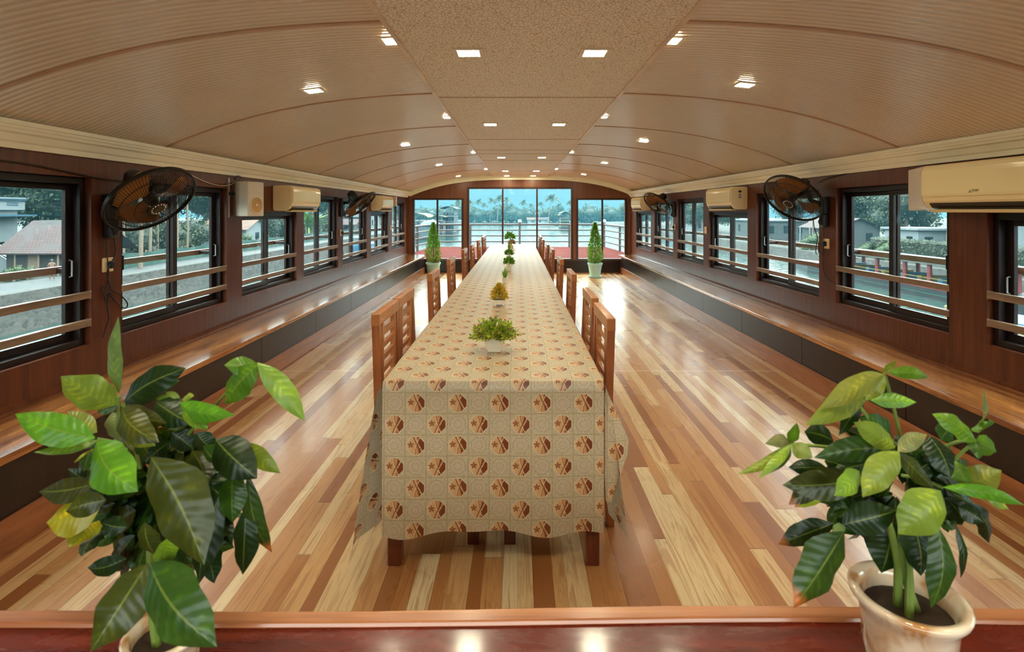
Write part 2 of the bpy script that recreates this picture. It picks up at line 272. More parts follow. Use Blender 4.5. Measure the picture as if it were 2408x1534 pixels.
# ------------------------------------------------------------ mesh helpers
class MB:
    def __init__(s): s.v = []; s.f = []; s.mi = []; s.uv = {}; s.tint = []; s.cur = None
    def add(s, vs, fs, mi=0, uvs=None):
        o = len(s.v); s.v += [Vector(v) for v in vs]
        for k, f in enumerate(fs):
            if uvs: s.uv[len(s.f)] = [uvs[i] for i in f]
            s.f.append(tuple(o+i for i in f)); s.mi.append(mi)
        if s.cur is not None or s.tint: s.tint += [s.cur or (0.2, 0.3, 0.1)]*len(vs)
        return s
    def box(s, x0, x1, y0, y1, z0, z1, mi=0, m=None, taper=None):
        vs = [Vector((x, y, z)) for z in (z0, z1) for y in (y0, y1) for x in (x0, x1)]
        if taper:
            cx, cy = (x0+x1)/2, (y0+y1)/2
            for v in vs[:4]: v.x = cx+(v.x-cx)*taper; v.y = cy+(v.y-cy)*taper
        if m: vs = [m @ v for v in vs]
        return s.add(vs, [(0, 2, 3, 1), (4, 5, 7, 6), (0, 1, 5, 4), (2, 6, 7, 3), (0, 4, 6, 2), (1, 3, 7, 5)], mi)
    def bar(s, a, b, w, h=None, up=(0, 0, 1), mi=0):
        a, b = Vector(a), Vector(b); h = h or w; d = (b-a).normalized(); u = Vector(up)
        if abs(d.dot(u)) > 0.98: u = Vector((1, 0, 0))
        r = d.cross(u).normalized(); u = r.cross(d)
        vs = [p+r*sx*w/2+u*sy*h/2 for p in (a, b) for sy in (-1, 1) for sx in (-1, 1)]
        return s.add(vs, [(0, 2, 3, 1), (4, 5, 7, 6), (0, 1, 5, 4), (2, 6, 7, 3), (0, 4, 6, 2), (1, 3, 7, 5)], mi)
    def tube(s, pts, r, n=8, mi=0, closed=False, caps=True):
        pts = [Vector(p) for p in pts]; rs = r if isinstance(r, (list, tuple)) else [r]*len(pts)
        N = len(pts); vs = []; u = None
        for i, p in enumerate(pts):
            if closed: t = pts[(i+1) % N]-pts[i-1]
            else: t = pts[min(i+1, N-1)]-pts[max(i-1, 0)]
            t = t.normalized() if t.length > 1e-9 else Vector((0, 0, 1))
            if u is None:
                u = t.orthogonal().normalized()
            else:
                u = u-t*u.dot(t); u = u.normalized() if u.length > 1e-6 else t.orthogonal().normalized()
            wv = t.cross(u)
            for k in range(n):
                a = 2*PI*k/n; vs.append(p+(u*math.cos(a)+wv*math.sin(a))*rs[i])
        fs = []
        for i in range(N if closed else N-1):
            j = (i+1) % N
            for k in range(n): fs.append((i*n+k, i*n+(k+1) % n, j*n+(k+1) % n, j*n+k))
        if caps and not closed: fs += [tuple(range(n))[::-1], tuple((N-1)*n+k for k in range(n))]
        return s.add(vs, fs, mi)
    def lathe(s, prof, n=32, c=(0, 0, 0), m=None, mi=0, caps=True):
        c = Vector(c); vs = []
        for (r, z) in prof:
            for k in range(n):
                a = 2*PI*k/n; v = Vector((r*math.cos(a), r*math.sin(a), z)); vs.append((m @ v if m else v)+c)
        fs = [(i*n+k, i*n+(k+1) % n, (i+1)*n+(k+1) % n, (i+1)*n+k) for i in range(len(prof)-1) for k in range(n)]
        if caps:
            fs += [tuple(range(n))[::-1], tuple((len(prof)-1)*n+k for k in range(n))]
        return s.add(vs, fs, mi)
    def ball(s, c, r, n=12, m=8, mi=0, sc=(1, 1, 1)):
        pr = [(max(1e-4, math.sin(PI*i/m))*r, -math.cos(PI*i/m)*r) for i in range(m+1)]
        return s.lathe(pr, n, c, Matrix.Diagonal((*sc, 1)).to_3x3(), mi)
    def prism(s, poly, y0, y1, plane='XZ', mi=0, m=None):
        n = len(poly)
        def mk(p, d):
            if plane == 'XZ': v = Vector((p[0], d, p[1]))
            elif plane == 'YZ': v = Vector((d, p[0], p[1]))
            else: v = Vector((p[0], p[1], d))
            return m @ v if m else v
        vs = [mk(p, y0) for p in poly]+[mk(p, y1) for p in poly]
        fs = [tuple(range(n))[::-1], tuple(range(n, 2*n))]+[(i, (i+1) % n, n+(i+1) % n, n+i) for i in range(n)]
        return s.add(vs, fs, mi)
    def build(s, name, mat, parent=None, off=(0, 0, 0), smooth=False, bevel=0, solid=0, loc=(0, 0, 0), rotz=0, subsurf=0):
        me = bpy.data.meshes.new(name); o = Vector(off)
        me.from_pydata([v-o for v in s.v], [], s.f)
        mats = mat if isinstance(mat, (list, tuple)) else [mat]
        for mm in mats: me.materials.append(mm)
        if len(mats) > 1: me.polygons.foreach_set('material_index', s.mi)
        if s.uv:
            ul = me.uv_layers.new(name='UVMap')
            for p in me.polygons:
                u = s.uv.get(p.index)
                if u:
                    for li, q in zip(p.loop_indices, u): ul.data[li].uv = q
        if s.tint:
            ca = me.color_attributes.new('tint', 'FLOAT_COLOR', 'POINT')
            for i, t in enumerate(s.tint): ca.data[i].color = (*t, 1)
        if smooth:
            me.polygons.foreach_set('use_smooth', [True]*len(me.polygons))
            if smooth != 'all':
                me.update()
                try: me.set_sharp_from_angle(angle=math.radians(38))
                except Exception: pass
        ob = bpy.data.objects.new(name, me); COL.objects.link(ob); ob.parent = parent
        ob.location = loc; ob.rotation_euler = (0, 0, rotz)
        if solid: md = ob.modifiers.new('thick', 'SOLIDIFY'); md.thickness = solid; md.offset = 0
        if bevel: md = ob.modifiers.new('bev', 'BEVEL'); md.width = bevel; md.segments = 2; md.limit_method = 'ANGLE'
        if subsurf: md = ob.modifiers.new('sub', 'SUBSURF'); md.levels = subsurf; md.render_levels = subsurf
        return ob

def tag(o, label=None, cat=None, group=None, kind=None):
    if label: o['label'] = label
    if cat: o['category'] = cat
    if group: o['group'] = group
    if kind: o['kind'] = kind
    return o
def thing(name, label, cat, loc=(0, 0, 0), rotz=0, group=None):
    o = bpy.data.objects.new(name, None); COL.objects.link(o); o.empty_display_size = 0.1
    o.location = loc; o.rotation_euler = (0, 0, rotz); return tag(o, label, cat, group)
def struct(o, label=None): o['kind'] = 'structure'; return o
def sempty(name, loc, rotz=0):
    o = bpy.data.objects.new(name, None); COL.objects.link(o); o.location = loc; o.rotation_euler = (0, 0, rotz); o['kind'] = 'structure'; return o
def dup(root, loc, rotz=None, label=None, group=None, scale=None):
    def cp(o, par):
        c = o.copy(); COL.objects.link(c); c.parent = par
        for ch in kids.get(o.name, []): cp(ch, c)
        return c
    kids = {}
    def walk(o):
        kids[o.name] = list(o.children)
        for c in o.children: walk(c)
    walk(root); r = cp(root, None); r.location = loc
    if rotz is not None: r.rotation_euler = (0, 0, rotz)
    if scale: r.scale = scale if isinstance(scale, (tuple, list)) else (scale,)*3
    if label: r['label'] = label
    if group: r['group'] = group
    return r
ORD = ['nearest', 'second', 'third', 'fourth', 'fifth', 'sixth', 'seventh', 'eighth', 'ninth', 'tenth', 'eleventh', 'twelfth']
def nth(k, what='from the camera'): return 'nearest the camera' if k == 0 else ORD[k]+' '+what
# ------------------------------------------------------------ the room
Y0, Y1 = -1.6, 12.5
LX, RX, RROT = -2.55, 2.86, 0.019
def wx(side, y): return LX if side < 0 else RX-0.019*y
def wroot(side): return (LX, 0, 0) if side < 0 else (RX, 0, 0)
def wrot(side): return 0.0 if side < 0 else RROT
def wpos(side, y, d, z): return Vector((wx(side, y)-side*d, y, z))
def archz(x): return EYE+0.84-0.44*(abs(x-0.1)/2.7)**3
ZL, ZT, ZS = 0.645, 1.64, 1.43
WIN = {-1: [(0.50, 1.75, ZS), (1.98, 3.23, ZT), (3.475, 4.735, ZT), (5.0, 6.23, ZS), (6.45, 7.67, ZT), (7.89, 9.15, ZT), (9.4, 10.65, ZS), (10.97, 12.2, ZT)],
       1: [(0.50, 1.72, ZT), (1.97, 3.22, ZS), (3.495, 4.70, ZT), (4.955, 6.20, ZT), (6.43, 7.66, ZS), (7.88, 9.10, ZT), (9.32, 10.52, ZT), (10.76, 12.0, ZS)]}
fl = MB().box(-2.75, 3.05, Y0-0.1, Y1, -0.06, 0.0).build('floor', M['floor']); struct(fl)
def side_wall(side, name):
    b = MB(); T = 0.14
    def seg(y0, y1, z0, z1):
        x = sorted((0, side*T)); b.box(x[0], x[1], y0, y1, z0, z1)
    y = Y0
    for (a, c, zt) in WIN[side]:
        seg(y, a, -0.06, 1.90); seg(a, c, -0.06, ZL); seg(a, c, zt, 1.90); y = c
    seg(y, Y1+0.1, -0.06, 1.90)
    return struct(b.build(name, M['wall'], loc=wroot(side), rotz=wrot(side)))
side_wall(-1, 'wall_left'); side_wall(1, 'wall_right')
bk = MB().box(-2.8, -2.2, Y0-0.12, Y0, -0.06, 2.35); bk.box(2.5, 3.1, Y0-0.12, Y0, -0.06, 2.35); bk.box(-2.2, 2.5, Y0-0.12, Y0, 1.95, 2.35); bk.box(-2.2, 2.5, Y0-0.12, Y0, -0.06, 1.05)
struct(bk.build('wall_back', M['wall']))   # unseen stern wall; its opening is added to light cloth front and ceiling
# end wall: three glazed openings under the arch
EO = [(-2.44, -1.25, 1.745), (-1.171, 1.289, 2.0), (1.358, 2.54, 1.745)]; ESILL = 0.31
def end_wall():
    b = MB(); xs = sorted(set([-2.69, 2.76]+[round(-2.69+5.45*i/40, 4) for i in range(41)]+[v for o in EO for v in o[:2]]))
    for x0, x1 in zip(xs, xs[1:]):
        xm = (x0+x1)/2; o = next((o for o in EO if o[0] < xm < o[1]), None)
        za, zb = archz(x0)+0.02, archz(x1)+0.02
        lo = [( -0.06, None)] if o is None else [(o[2], None)]
        if o is not None: b.box(x0, x1, Y1, Y1+0.12, -0.06, ESILL)
        z0 = lo[0][0]
        b.prism([(x0, z0), (x1, z0), (x1, zb), (x0, za)], Y1, Y1+0.12)
    return struct(b.build('wall_end', M['end_wall']))
end_wall()
struct(MB().box(-2.14, 2.38, Y1-0.015, Y1, 0.0, ESILL-0.01).build('trim_1', M['dark_panel']))
struct(MB().box(-2.13, 2.37, Y1-0.03, Y1-0.015, 0.0, 0.02).build('trim_2', M['skirting']))
# brown corner posts
for k, (x, nm) in enumerate(((LX+0.03, 'trim_3'), (2.605, 'trim_4'))):
    struct(MB().box(x-0.03, x+0.03, Y1-0.05, Y1+0.01, 0.44, 1.80).build(nm, M['end_wall']))
# ceiling: ribbed arched boards, seams, dropped textured panel
def arch_strip(y0, y1, dz0, dz1, n=64, xa=-2.80, xb=3.0):
    b = MB(); vs = []
    for i in range(n+1):
        x = xa+(xb-xa)*i/n; z = archz(x); vs += [(x, y0, z+dz0), (x, y1, z+dz0), (x, y1, z+dz1), (x, y0, z+dz1)]
    fs = []
    for i in range(n):
        for k in range(4): a = i*4+k; c = i*4+(k+1) % 4; fs.append((a, a+4, c+4, c))
    fs += [(0, 1, 2, 3), tuple(n*4+k for k in (3, 2, 1, 0))]
    b.add(vs, fs); return b
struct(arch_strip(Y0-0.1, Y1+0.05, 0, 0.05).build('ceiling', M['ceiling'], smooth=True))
tn = 5
for y in (2.37, 3.82, 5.28, 6.70, 7.98, 9.4, 10.8):
    struct(arch_strip(y-0.015, y+0.015, -0.004, 0.002, xa=-2.6, xb=2.85).build('trim_%d' % tn, M['seam'], smooth=True)); tn += 1
HC = EYE+0.80; PX0, PX1 = -0.563, 0.701
struct(MB().box(PX0, PX1, Y0, Y1-0.10, HC, HC+0.012).build('trim_%d' % tn, M['ceiling_panel'])); tn += 1
for x in (PX0, PX1):
    struct(MB().box(x-0.012, x+0.012, Y0, Y1-0.10, HC-0.005, HC+0.03).build('trim_%d' % tn, M['panel_trim'])); tn += 1
for y in (3.79, 6.0, 7.05, 7.5, 8.5, 10.6):
    struct(MB().box(PX0+0.012, PX1-0.012, y-0.007, y+0.007, HC-0.003, HC+0.002).build('trim_%d' % tn, M['seam'])); tn += 1
# cornices
CP = [(0, 1.757), (0.022, 1.757), (0.030, 1.785), (0.042, 1.792), (0.062, 1.825), (0.082, 1.832), (0.088, 1.846), (0.098, 1.848), (0.104, 1.862), (0.114, 1.864), (0.118, 1.885), (0, 1.90)]
for side in (-1, 1):
    poly = [(-side*d, z) for d, z in CP]
    struct(MB().prism(poly, Y0, Y1-0.02).build('trim_%d' % tn, M['cornice'], loc=wroot(side), rotz=wrot(side))); tn += 1
def arch_cornice():
    b = MB(); n = 60; prof = [(0.0, -0.11), (0.03, -0.11), (0.045, -0.075), (0.08, -0.06), (0.085, -0.035), (0.12, -0.03), (0.12, 0.01), (0, 0.01)]; m = len(prof); vs = []
    for i in range(n+1):
        x = LX+0.01+(2.62-LX-0.02)*i/n
        for (d, z) in prof: vs.append((x, Y1-d, archz(x)+z))
    fs = [(i*m+k, i*m+(k+1) % m, (i+1)*m+(k+1) % m, (i+1)*m+k) for i in range(n) for k in range(m)]+[tuple(range(m)), tuple(n*m+k for k in range(m))]
    b.add(vs, fs); return struct(b.build('trim_%d' % tn, M['cornice'], smooth=True))
arch_cornice(); tn += 1
# small moulding where the wall meets the bench
for side in (-1, 1):
    p = [(0, 0.44), (-side*0.022, 0.44), (-side*0.022, 0.452), (-side*0.010, 0.462), (0, 0.470)]
    struct(MB().prism(p, Y0, Y1-0.06).build('trim_%d' % tn, M['wall'], loc=wroot(side), rotz=wrot(side))); tn += 1

# windows
wn = 1
def side_window(side, y0, y1, zt):
    global wn
    e = sempty('window_%d' % wn, wroot(side), wrot(side)); wn += 1
    S = lambda o: side*o
    def bx(b, o0, o1, ya, yb, za, zb):
        x = sorted((S(o0), S(o1))); b.box(x[0], x[1], ya, yb, za, zb)
    f = MB(); t = 0.04
    bx(f, 0.035, 0.125, y0, y0+t, ZL, zt); bx(f, 0.035, 0.125, y1-t, y1, ZL, zt); bx(f, 0.035, 0.125, y0+t, y1-t, ZL, ZL+0.035); bx(f, 0.035, 0.125, y0+t, y1-t, zt-t, zt)
    f.build('window_frame', M['alu'], e, bevel=0.002)
    ym = (y0+y1)/2; lo, hi = ZL+0.035, zt-t
    for k, (a, c, o) in enumerate(((y0+t, ym+0.025, 0.065), (ym-0.025, y1-t, 0.095))):
        s = MB(); w_ = 0.045
        bx(s, o-0.012, o+0.012, a, a+w_, lo, hi); bx(s, o-0.012, o+0.012, c-w_, c, lo, hi)
        bx(s, o-0.012, o+0.012, a+w_, c-w_, lo, lo+w_); bx(s, o-0.012, o+0.012, a+w_, c-w_, hi-w_*0.8, hi)
        sh = s.build('sash', M['alu'], e, bevel=0.002)
        g_ = MB(); bx(g_, o-0.0015, o+0.0015, a+w_, c-w_, lo+w_, hi-w_*0.8); g_.build('pane', M['glass'], sh)
        hy = (a+w_/2) if k == 0 else (c-w_/2); hz = lo+(hi-lo)*0.46
        h = MB(); h.tube([(S(o-0.014), hy, hz-0.05), (S(o-0.032), hy, hz-0.045), (S(o-0.032), hy, hz+0.045), (S(o-0.014), hy, hz+0.05)], 0.005, 6)
        h.build('handle', M['steel'] if k else M['black'], sh, smooth=True)
for side in (-1, 1):
    for (a, c, zt) in WIN[side]: side_window(side, a, c, zt)
def end_window(x0, x1, zt, mull):
    global wn
    e = sempty('window_%d' % wn, (0, Y1, 0)); wn += 1
    b = MB(); t = 0.05; z0 = ESILL
    b.box(x0, x0+t, 0.02, 0.10, z0, zt); b.box(x1-t, x1, 0.02, 0.10, z0, zt); b.box(x0+t, x1-t, 0.02, 0.10, z0, z0+0.03); b.box(x0+t, x1-t, 0.02, 0.10, zt-0.045, zt)
    b.build('window_frame', M['end_alu'], e, bevel=0.003)
    xs = [x0+t]+mull+[x1-t]
    for m in mull: MB().box(m-0.02, m+0.02, 0.03, 0.09, z0+0.03, zt-0.045).build('mullion', M['end_alu'], e, bevel=0.003)
    for a, c in zip(xs, xs[1:]): MB().box(a, c, 0.058, 0.062, z0+0.03, zt-0.045).build('pane', M['glass'], e)
X12 = lambda px: (px-VX)*Y1/F
end_window(EO[0][0], EO[0][1], 1.745, [X12(1028)]); end_window(EO[1][0], EO[1][1], 2.0, [X12(1182), X12(1263)]); end_window(EO[2][0], EO[2][1], 1.745, [X12(1417)])

# ------------------------------------------------------------ guard rails across the windows
SN = {-1: 'left', 1: 'right'}
for side in (-1, 1):
    vis = WIN[side][1:]
    for k, (a, c, zt) in enumerate(vis):
        for z, nm in ((0.94, 'upper'), (0.775, 'lower')):
            b = MB(); L = c-a; n = 10; h = 0.021
            for i in range(n):
                pass
            vs = []
            for i in range(n+1):
                y = a+L*i/n; wob = 0.0012*math.sin(i*1.7+k*2.1+z*9)
                for (dx, dz) in ((0.002, -h), (0.034, -h), (0.034, h), (0.002, h)):
                    vs.append((side*dx, y, z+dz+wob))
            fs = [(i*4+q, i*4+(q+1) % 4, i*4+4+(q+1) % 4, i*4+4+q) for i in range(n) for q in range(4)]+[(0, 1, 2, 3), tuple(n*4+q for q in (3, 2, 1, 0))]
            b.add(vs, fs)
            o = b.build('guard_rail', M['rail'], loc=wroot(side), rotz=wrot(side), bevel=0.004)
            tag(o, '%s weathered wooden rail across the %s window, %s' % (nm, SN[side], nth(k)), 'rail', 'wooden rails across the side windows')
    b = MB(); x = sorted((side*0.30, side*0.33)); b.box(x[0], x[1], 0.3, Y1, 1.05, 1.095)
    o = b.build('outer_rail', M['rail'], loc=wroot(side), rotz=wrot(side), bevel=0.004)
    for y in (0.6, 1.86, 3.35, 4.85, 6.33, 7.78, 9.25, 10.8, 12.2):
        MB().bar((side*0.14, y, 1.07), (side*0.30, y, 1.07), 0.03).build('bracket', M['alu'], o)
    tag(o, 'long wooden rail running outside the %s windows' % SN[side], 'rail')

# ------------------------------------------------------------ benches
for side in (-1, 1):
    fx = -2.09 if side < 0 else 2.33
    px_ = -2.155 if side < 0 else 2.395
    sk = -2.137 if side < 0 else 2.377
    e = thing('wall_bench', 'long orange varnished wooden bench along the %s windows with dark brown front' % SN[side], 'bench', (fx, 0, 0))
    off = Vector((fx, 0, 0)); yE = Y1-0.035
    poly = [(fx, Y0+0.05), (wx(side, Y0)-side*0.003, Y0+0.05), (wx(side, yE)-side*0.003, yE), (fx, yE)]
    MB().prism(poly, 0.405, 0.44, 'XY').build('seat', M['bench'], e, off=off, bevel=0.006)
    y = Y0+0.05; k = 0
    while y < yE-0.05:
        y2 = min(y+1.22, yE); x = sorted((px_, px_+side*0.02))
        MB().box(x[0], x[1], y+0.003, y2-0.003, 0.002, 0.405).build('front_board', M['dark_panel'], e, off=off); y = y2
    x = sorted((sk, px_-side*0.0005)); MB().box(x[0], x[1], Y0+0.05, yE, 0.001, 0.15).build('skirting', M['skirting'], e, off=off, bevel=0.003)

# ------------------------------------------------------------ lamps
def make_lamp(name, label, cat, sz, fr, grp):
    e = thing(name, label, cat, group=grp)
    b = MB(); t = (sz-fr)/2
    for (x0, x1, y0, y1) in ((-sz/2, sz/2, -sz/2, -fr/2), (-sz/2, sz/2, fr/2, sz/2), (-sz/2, -fr/2, -fr/2, fr/2), (fr/2, sz/2, -fr/2, fr/2)): b.box(x0, x1, y0, y1, -0.006, 0)
    b.build('frame', M['lampframe'], e)
    MB().box(-fr/2, fr/2, -fr/2, fr/2, -0.004, -0.001).build('diffuser', M['lamp'], e); return e
GL = 'square recessed ceiling lamps'
L0 = make_lamp('ceiling_lamp', 'square lit lamp in the textured centre panel, left of the pair nearest the camera', 'lamp', 0.152, 0.108, GL)
first = True
for k, (y, xa, xb) in enumerate(((2.72, -0.246, 0.388), (4.96, -0.25, 0.379), (8.0, -0.24, 0.36), (10.7, -0.245, 0.37), (12.15, -0.24, 0.35), (0.5, -0.246, 0.388))):
    for x, sd in ((xa, 'left'), (xb, 'right')):
        lab = 'square lit lamp in the textured centre panel, %s of the pair %s' % (sd, nth(k) if k < 5 else 'behind the camera')
        if first: L0.location = (x, y, HC); L0['label'] = lab; first = False
        else: dup(L0, (x, y, HC), label=lab)
def slope_rot(x): h = 0.01; return -math.atan((archz(x+h)-archz(x-h))/(2*h))
for k, (yl, yr) in enumerate(((3.46, 3.35), (6.3, 6.04), (9.0, 8.77), (11.9, 11.5), (0.9, 0.9))):
    for x, y, sd in ((-1.305, yl, 'left'), (1.41, yr, 'right')):
        o = dup(L0, (x, y, archz(x)-0.003), label='small square lit lamp in the ribbed ceiling on the %s, %s' % (sd, nth(k) if k < 4 else 'behind the camera'))
        o.rotation_euler = (0, slope_rot(x), 0); o.scale = (0.85, 0.85, 1)
for k, y in enumerate((2.62, 4.74, 7.6, 10.6, 0.6)):
    for x, sd in ((-0.600, 'left'), (0.737, 'right')):
        o = dup(L0, (x, y, archz(x)-0.003), label='lit lamp half hidden above the %s edge of the centre panel, %s' % (sd, nth(k) if k < 4 else 'behind the camera'))
        o.rotation_euler = (0, slope_rot(x), 0); o.scale = (0.9, 0.9, 1)

# ------------------------------------------------------------ ledge in the foreground
yb = 0.945
b = MB(); n = 24; vs = []
for i in range(n+1):
    x = -2.12+4.46*i/n; yy = yb+0.006*math.sin(x*1.9+0.4)+0.004*math.sin(x*5.1)
    for (y, z) in ((0.50, 0.70), (yy, 0.70), (yy, 0.735), (0.50, 0.735)): vs.append((x, y, z))
fs = [(i*4+q, i*4+4+q, i*4+4+(q+1) % 4, i*4+(q+1) % 4) for i in range(n) for q in range(4)]+[(0, 1, 2, 3), tuple(n*4+q for q in (3, 2, 1, 0))]
ct = thing('counter', 'dark red varnished wooden counter across the front edge of the photo', 'counter', (0.1, 0.7, 0)); coff = Vector((0.1, 0.7, 0))
MB.add(b, vs, fs).build('counter_top', M['counter'], ct, off=coff, bevel=0.004)
vs = []
for i in range(n+1):
    x = -2.12+4.46*i/n; yy = yb+0.006*math.sin(x*1.9+0.4)+0.004*math.sin(x*5.1)
    wv = 0.002*math.sin(x*40)
    for (y, z) in ((yy-0.030+wv, 0.7352), (yy+0.001, 0.7352), (yy+0.001, 0.743), (yy-0.026+wv, 0.743)): vs.append((x, y, z))
MB().add(vs, fs).build('edge_strip', M['counter_edge'], ct, off=coff, bevel=0.002)
MB().box(-2.0, 2.2, 0.55, 0.85, 0.0, 0.70).build('counter_base', M['chair_dark'], ct, off=coff)
# ------------------------------------------------------------ the dining table, its cloth
TX0, TX1, TY0, TY1, TZ = -0.540, 0.345, 2.17, 11.2, 0.757
tb = thing('dining_table', 'very long dining table running down the room under a printed cloth', 'table', (0, TY0, 0)); toff = Vector((0, TY0, 0))
MB().box(TX0+0.005, TX1-0.005, TY0+0.01, TY1-0.01, TZ-0.035, TZ-0.004).build('table_top', M['chair_dark'], tb, off=toff)
b = MB().box(TX0+0.03, TX1-0.03, TY0+0.04, TY0+0.065, TZ-0.12, TZ-0.035); b.box(TX0+0.03, TX1-0.03, TY1-0.065, TY1-0.04, TZ-0.12, TZ-0.035)
b.box(TX0+0.03, TX0+0.055, TY0+0.065, TY1-0.065, TZ-0.12, TZ-0.035); b.box(TX1-0.055, TX1-0.03, TY0+0.065, TY1-0.065, TZ-0.12, TZ-0.035)
b.build('apron', M['chair_dark'], tb, off=toff)
for ly in (TY0+0.02, 3.72, 5.05, 6.40, 8.45, 9.72, 11.12):
    for x in (TX0+0.012, TX1-0.067): MB().box(x, x+0.055, ly, ly+0.055, 0, TZ-0.035).build('leg', M['chair_dark'], tb, off=toff, bevel=0.004)
for x in (-0.216, -0.058): MB().box(x, x+0.050, 2.33, 2.37, 0, TZ-0.035).build('leg', M['chair_dark'], tb, off=toff, bevel=0.003)

def cloth():
    b = MB(); S = 0.0838
    rows = [TY0+0.0]; y = TY0
    while y < TY1-0.01: y = min(y+0.10, TY1); rows.append(y)
    nx = 12; wav = lambda x, y: 0.0006*math.sin(x*31+y*7)+0.0006*math.sin(y*13)
    vs = []; uv = []
    for y in rows:
        for i in range(nx+1):
            x = TX0+(TX1-TX0)*i/nx
            z = TZ+wav(x, y); vs.append((x, y, z)); uv.append((x, y-TY0))
    W = nx+1
    fs = [(r*W+i, r*W+i+1, (r+1)*W+i+1, (r+1)*W+i) for r in range(len(rows)-1) for i in range(nx)]
    b.add(vs, fs, uvs=uv)
    # front drop
    nt = 26; H = 0.60; n2 = 60; vs = []; uv = []
    for t in range(nt+1):
        for i in range(n2+1):
            u = i/n2; x = TX0+(TX1-TX0)*u; tt = t/nt
            hem = 0.598+0.013*math.sin(u*9.0+0.8)+0.008*math.sin(u*19)+0.016*max(0, u-0.85)/0.15
            drop = hem*tt
            y = TY0-min(drop, 0.012)-0.008*tt*(1+math.sin(u*11+0.5))-0.010*tt*math.sin(u*5.0)*tt
            vs.append((x, y, TZ-drop if t else TZ+wav(x, TY0))); uv.append((x, -drop))
    W = n2+1
    fs = [(t*W+i, (t+1)*W+i, (t+1)*W+i+1, t*W+i+1) for t in range(nt) for i in range(n2)]
    b.add(vs, fs, uvs=uv)
    # far end drop
    vs = []; uv = []
    for t in range(9):
        for i in range(nx+1):
            x = TX0+(TX1-TX0)*i/nx; d = 0.35*t/8; vs.append((x, TY1+0.004*t/8+0.006*math.sin(x*9)*t/8, TZ-d)); uv.append((x, TY1-TY0+d))
    W = nx+1; b.add(vs, [(t*W+i, t*W+i+1, (t+1)*W+i+1, (t+1)*W+i) for t in range(8) for i in range(nx)], uvs=uv)
    # side drops: long near the front corner, short where the chairs stand
    for sd, xe in ((-1, TX0), (1, TX1)):
        ys = [TY0+0.02*k for k in range(17)]+[TY0+0.34+0.05*k for k in range(int((TY1-TY0-0.34)/0.05))]+[TY1]
        nt = 16; vs = []; uv = []
        for y in ys:
            q = y-TY0
            k = min(1, max(0, (q-0.20)/0.10)); k = k*k*(3-2*k)
            H = (0.66 if sd < 0 else 0.64)*(1-k)+0.15*k+0.006*math.sin(q*6)
            corner = math.exp(-(q/0.16)**2)
            for t in range(nt+1):
                d = H*t/nt
                fl = (0.105 if sd < 0 else 0.085)*corner*(d/0.62)**0.8+0.010*(d/0.2)*(1-corner)*(0.7+0.5*math.sin(q*5.5+sd))
                fl += min(d, 0.008)
                if sd < 0: fl += 0.028*corner*math.sin(d*9)*(1-math.exp(-(q/0.05)**2))
                yy = y+0.02*corner*(d/0.62)
                if q == 0: yy = TY0-min(d, 0.012)-0.006*d
                vs.append((xe+sd*fl, yy, TZ-d+(wav(xe, y) if t == 0 else 0))); uv.append((xe+sd*(d+fl*0.0), q))
        W = nt+1
        fs = [((r*W+t), (r+1)*W+t, (r+1)*W+t+1, r*W+t+1) if sd < 0 else (r*W+t, r*W+t+1, (r+1)*W+t+1, (r+1)*W+t) for r in range(len(ys)-1) for t in range(nt)]
        b.add(vs, fs, uvs=uv)
    # the folded ear of cloth standing out of the right front corner
    P0 = Vector((TX1+0.004, TY0-0.006, TZ-0.015)); ear = [(0.000, 0.0, 0.0), (0.100, 0.02, -0.225), (0.098, 0.03, -0.29), (0.020, 0.015, -0.50), (0.004, 0.005, -0.46), (0.002, 0.0, -0.2)]
    A = [P0+Vector(e) for e in ear]; n = 8; vs = []; uv = []
    Lf = [A[0], A[5], A[4], A[3]]; Rt = [A[0], A[1], A[2], A[3]]
    def lerp(arr, t):
        s_ = t*(len(arr)-1); i = min(int(s_), len(arr)-2); return arr[i].lerp(arr[i+1], s_-i)
    for i in range(13):
        l, r = lerp(Lf, i/12), lerp(Rt, i/12)
        for k in range(7):
            p = l.lerp(r, k/6); p.y += -0.012*math.sin(PI*k/6); vs.append(p); uv.append((TX1+(p.x-TX1)*1.1+0.03, -(TZ-p.z)+0.03))
    b.add(vs, [(i*7+k, (i+1)*7+k, (i+1)*7+k+1, i*7+k+1) for i in range(12) for k in range(6)], uvs=uv)
    o = b.build('tablecloth', M['cloth'], smooth='all')
    return tag(o, 'cream tablecloth printed with rows of brown octagons, draped over the long table', 'tablecloth')
cloth()

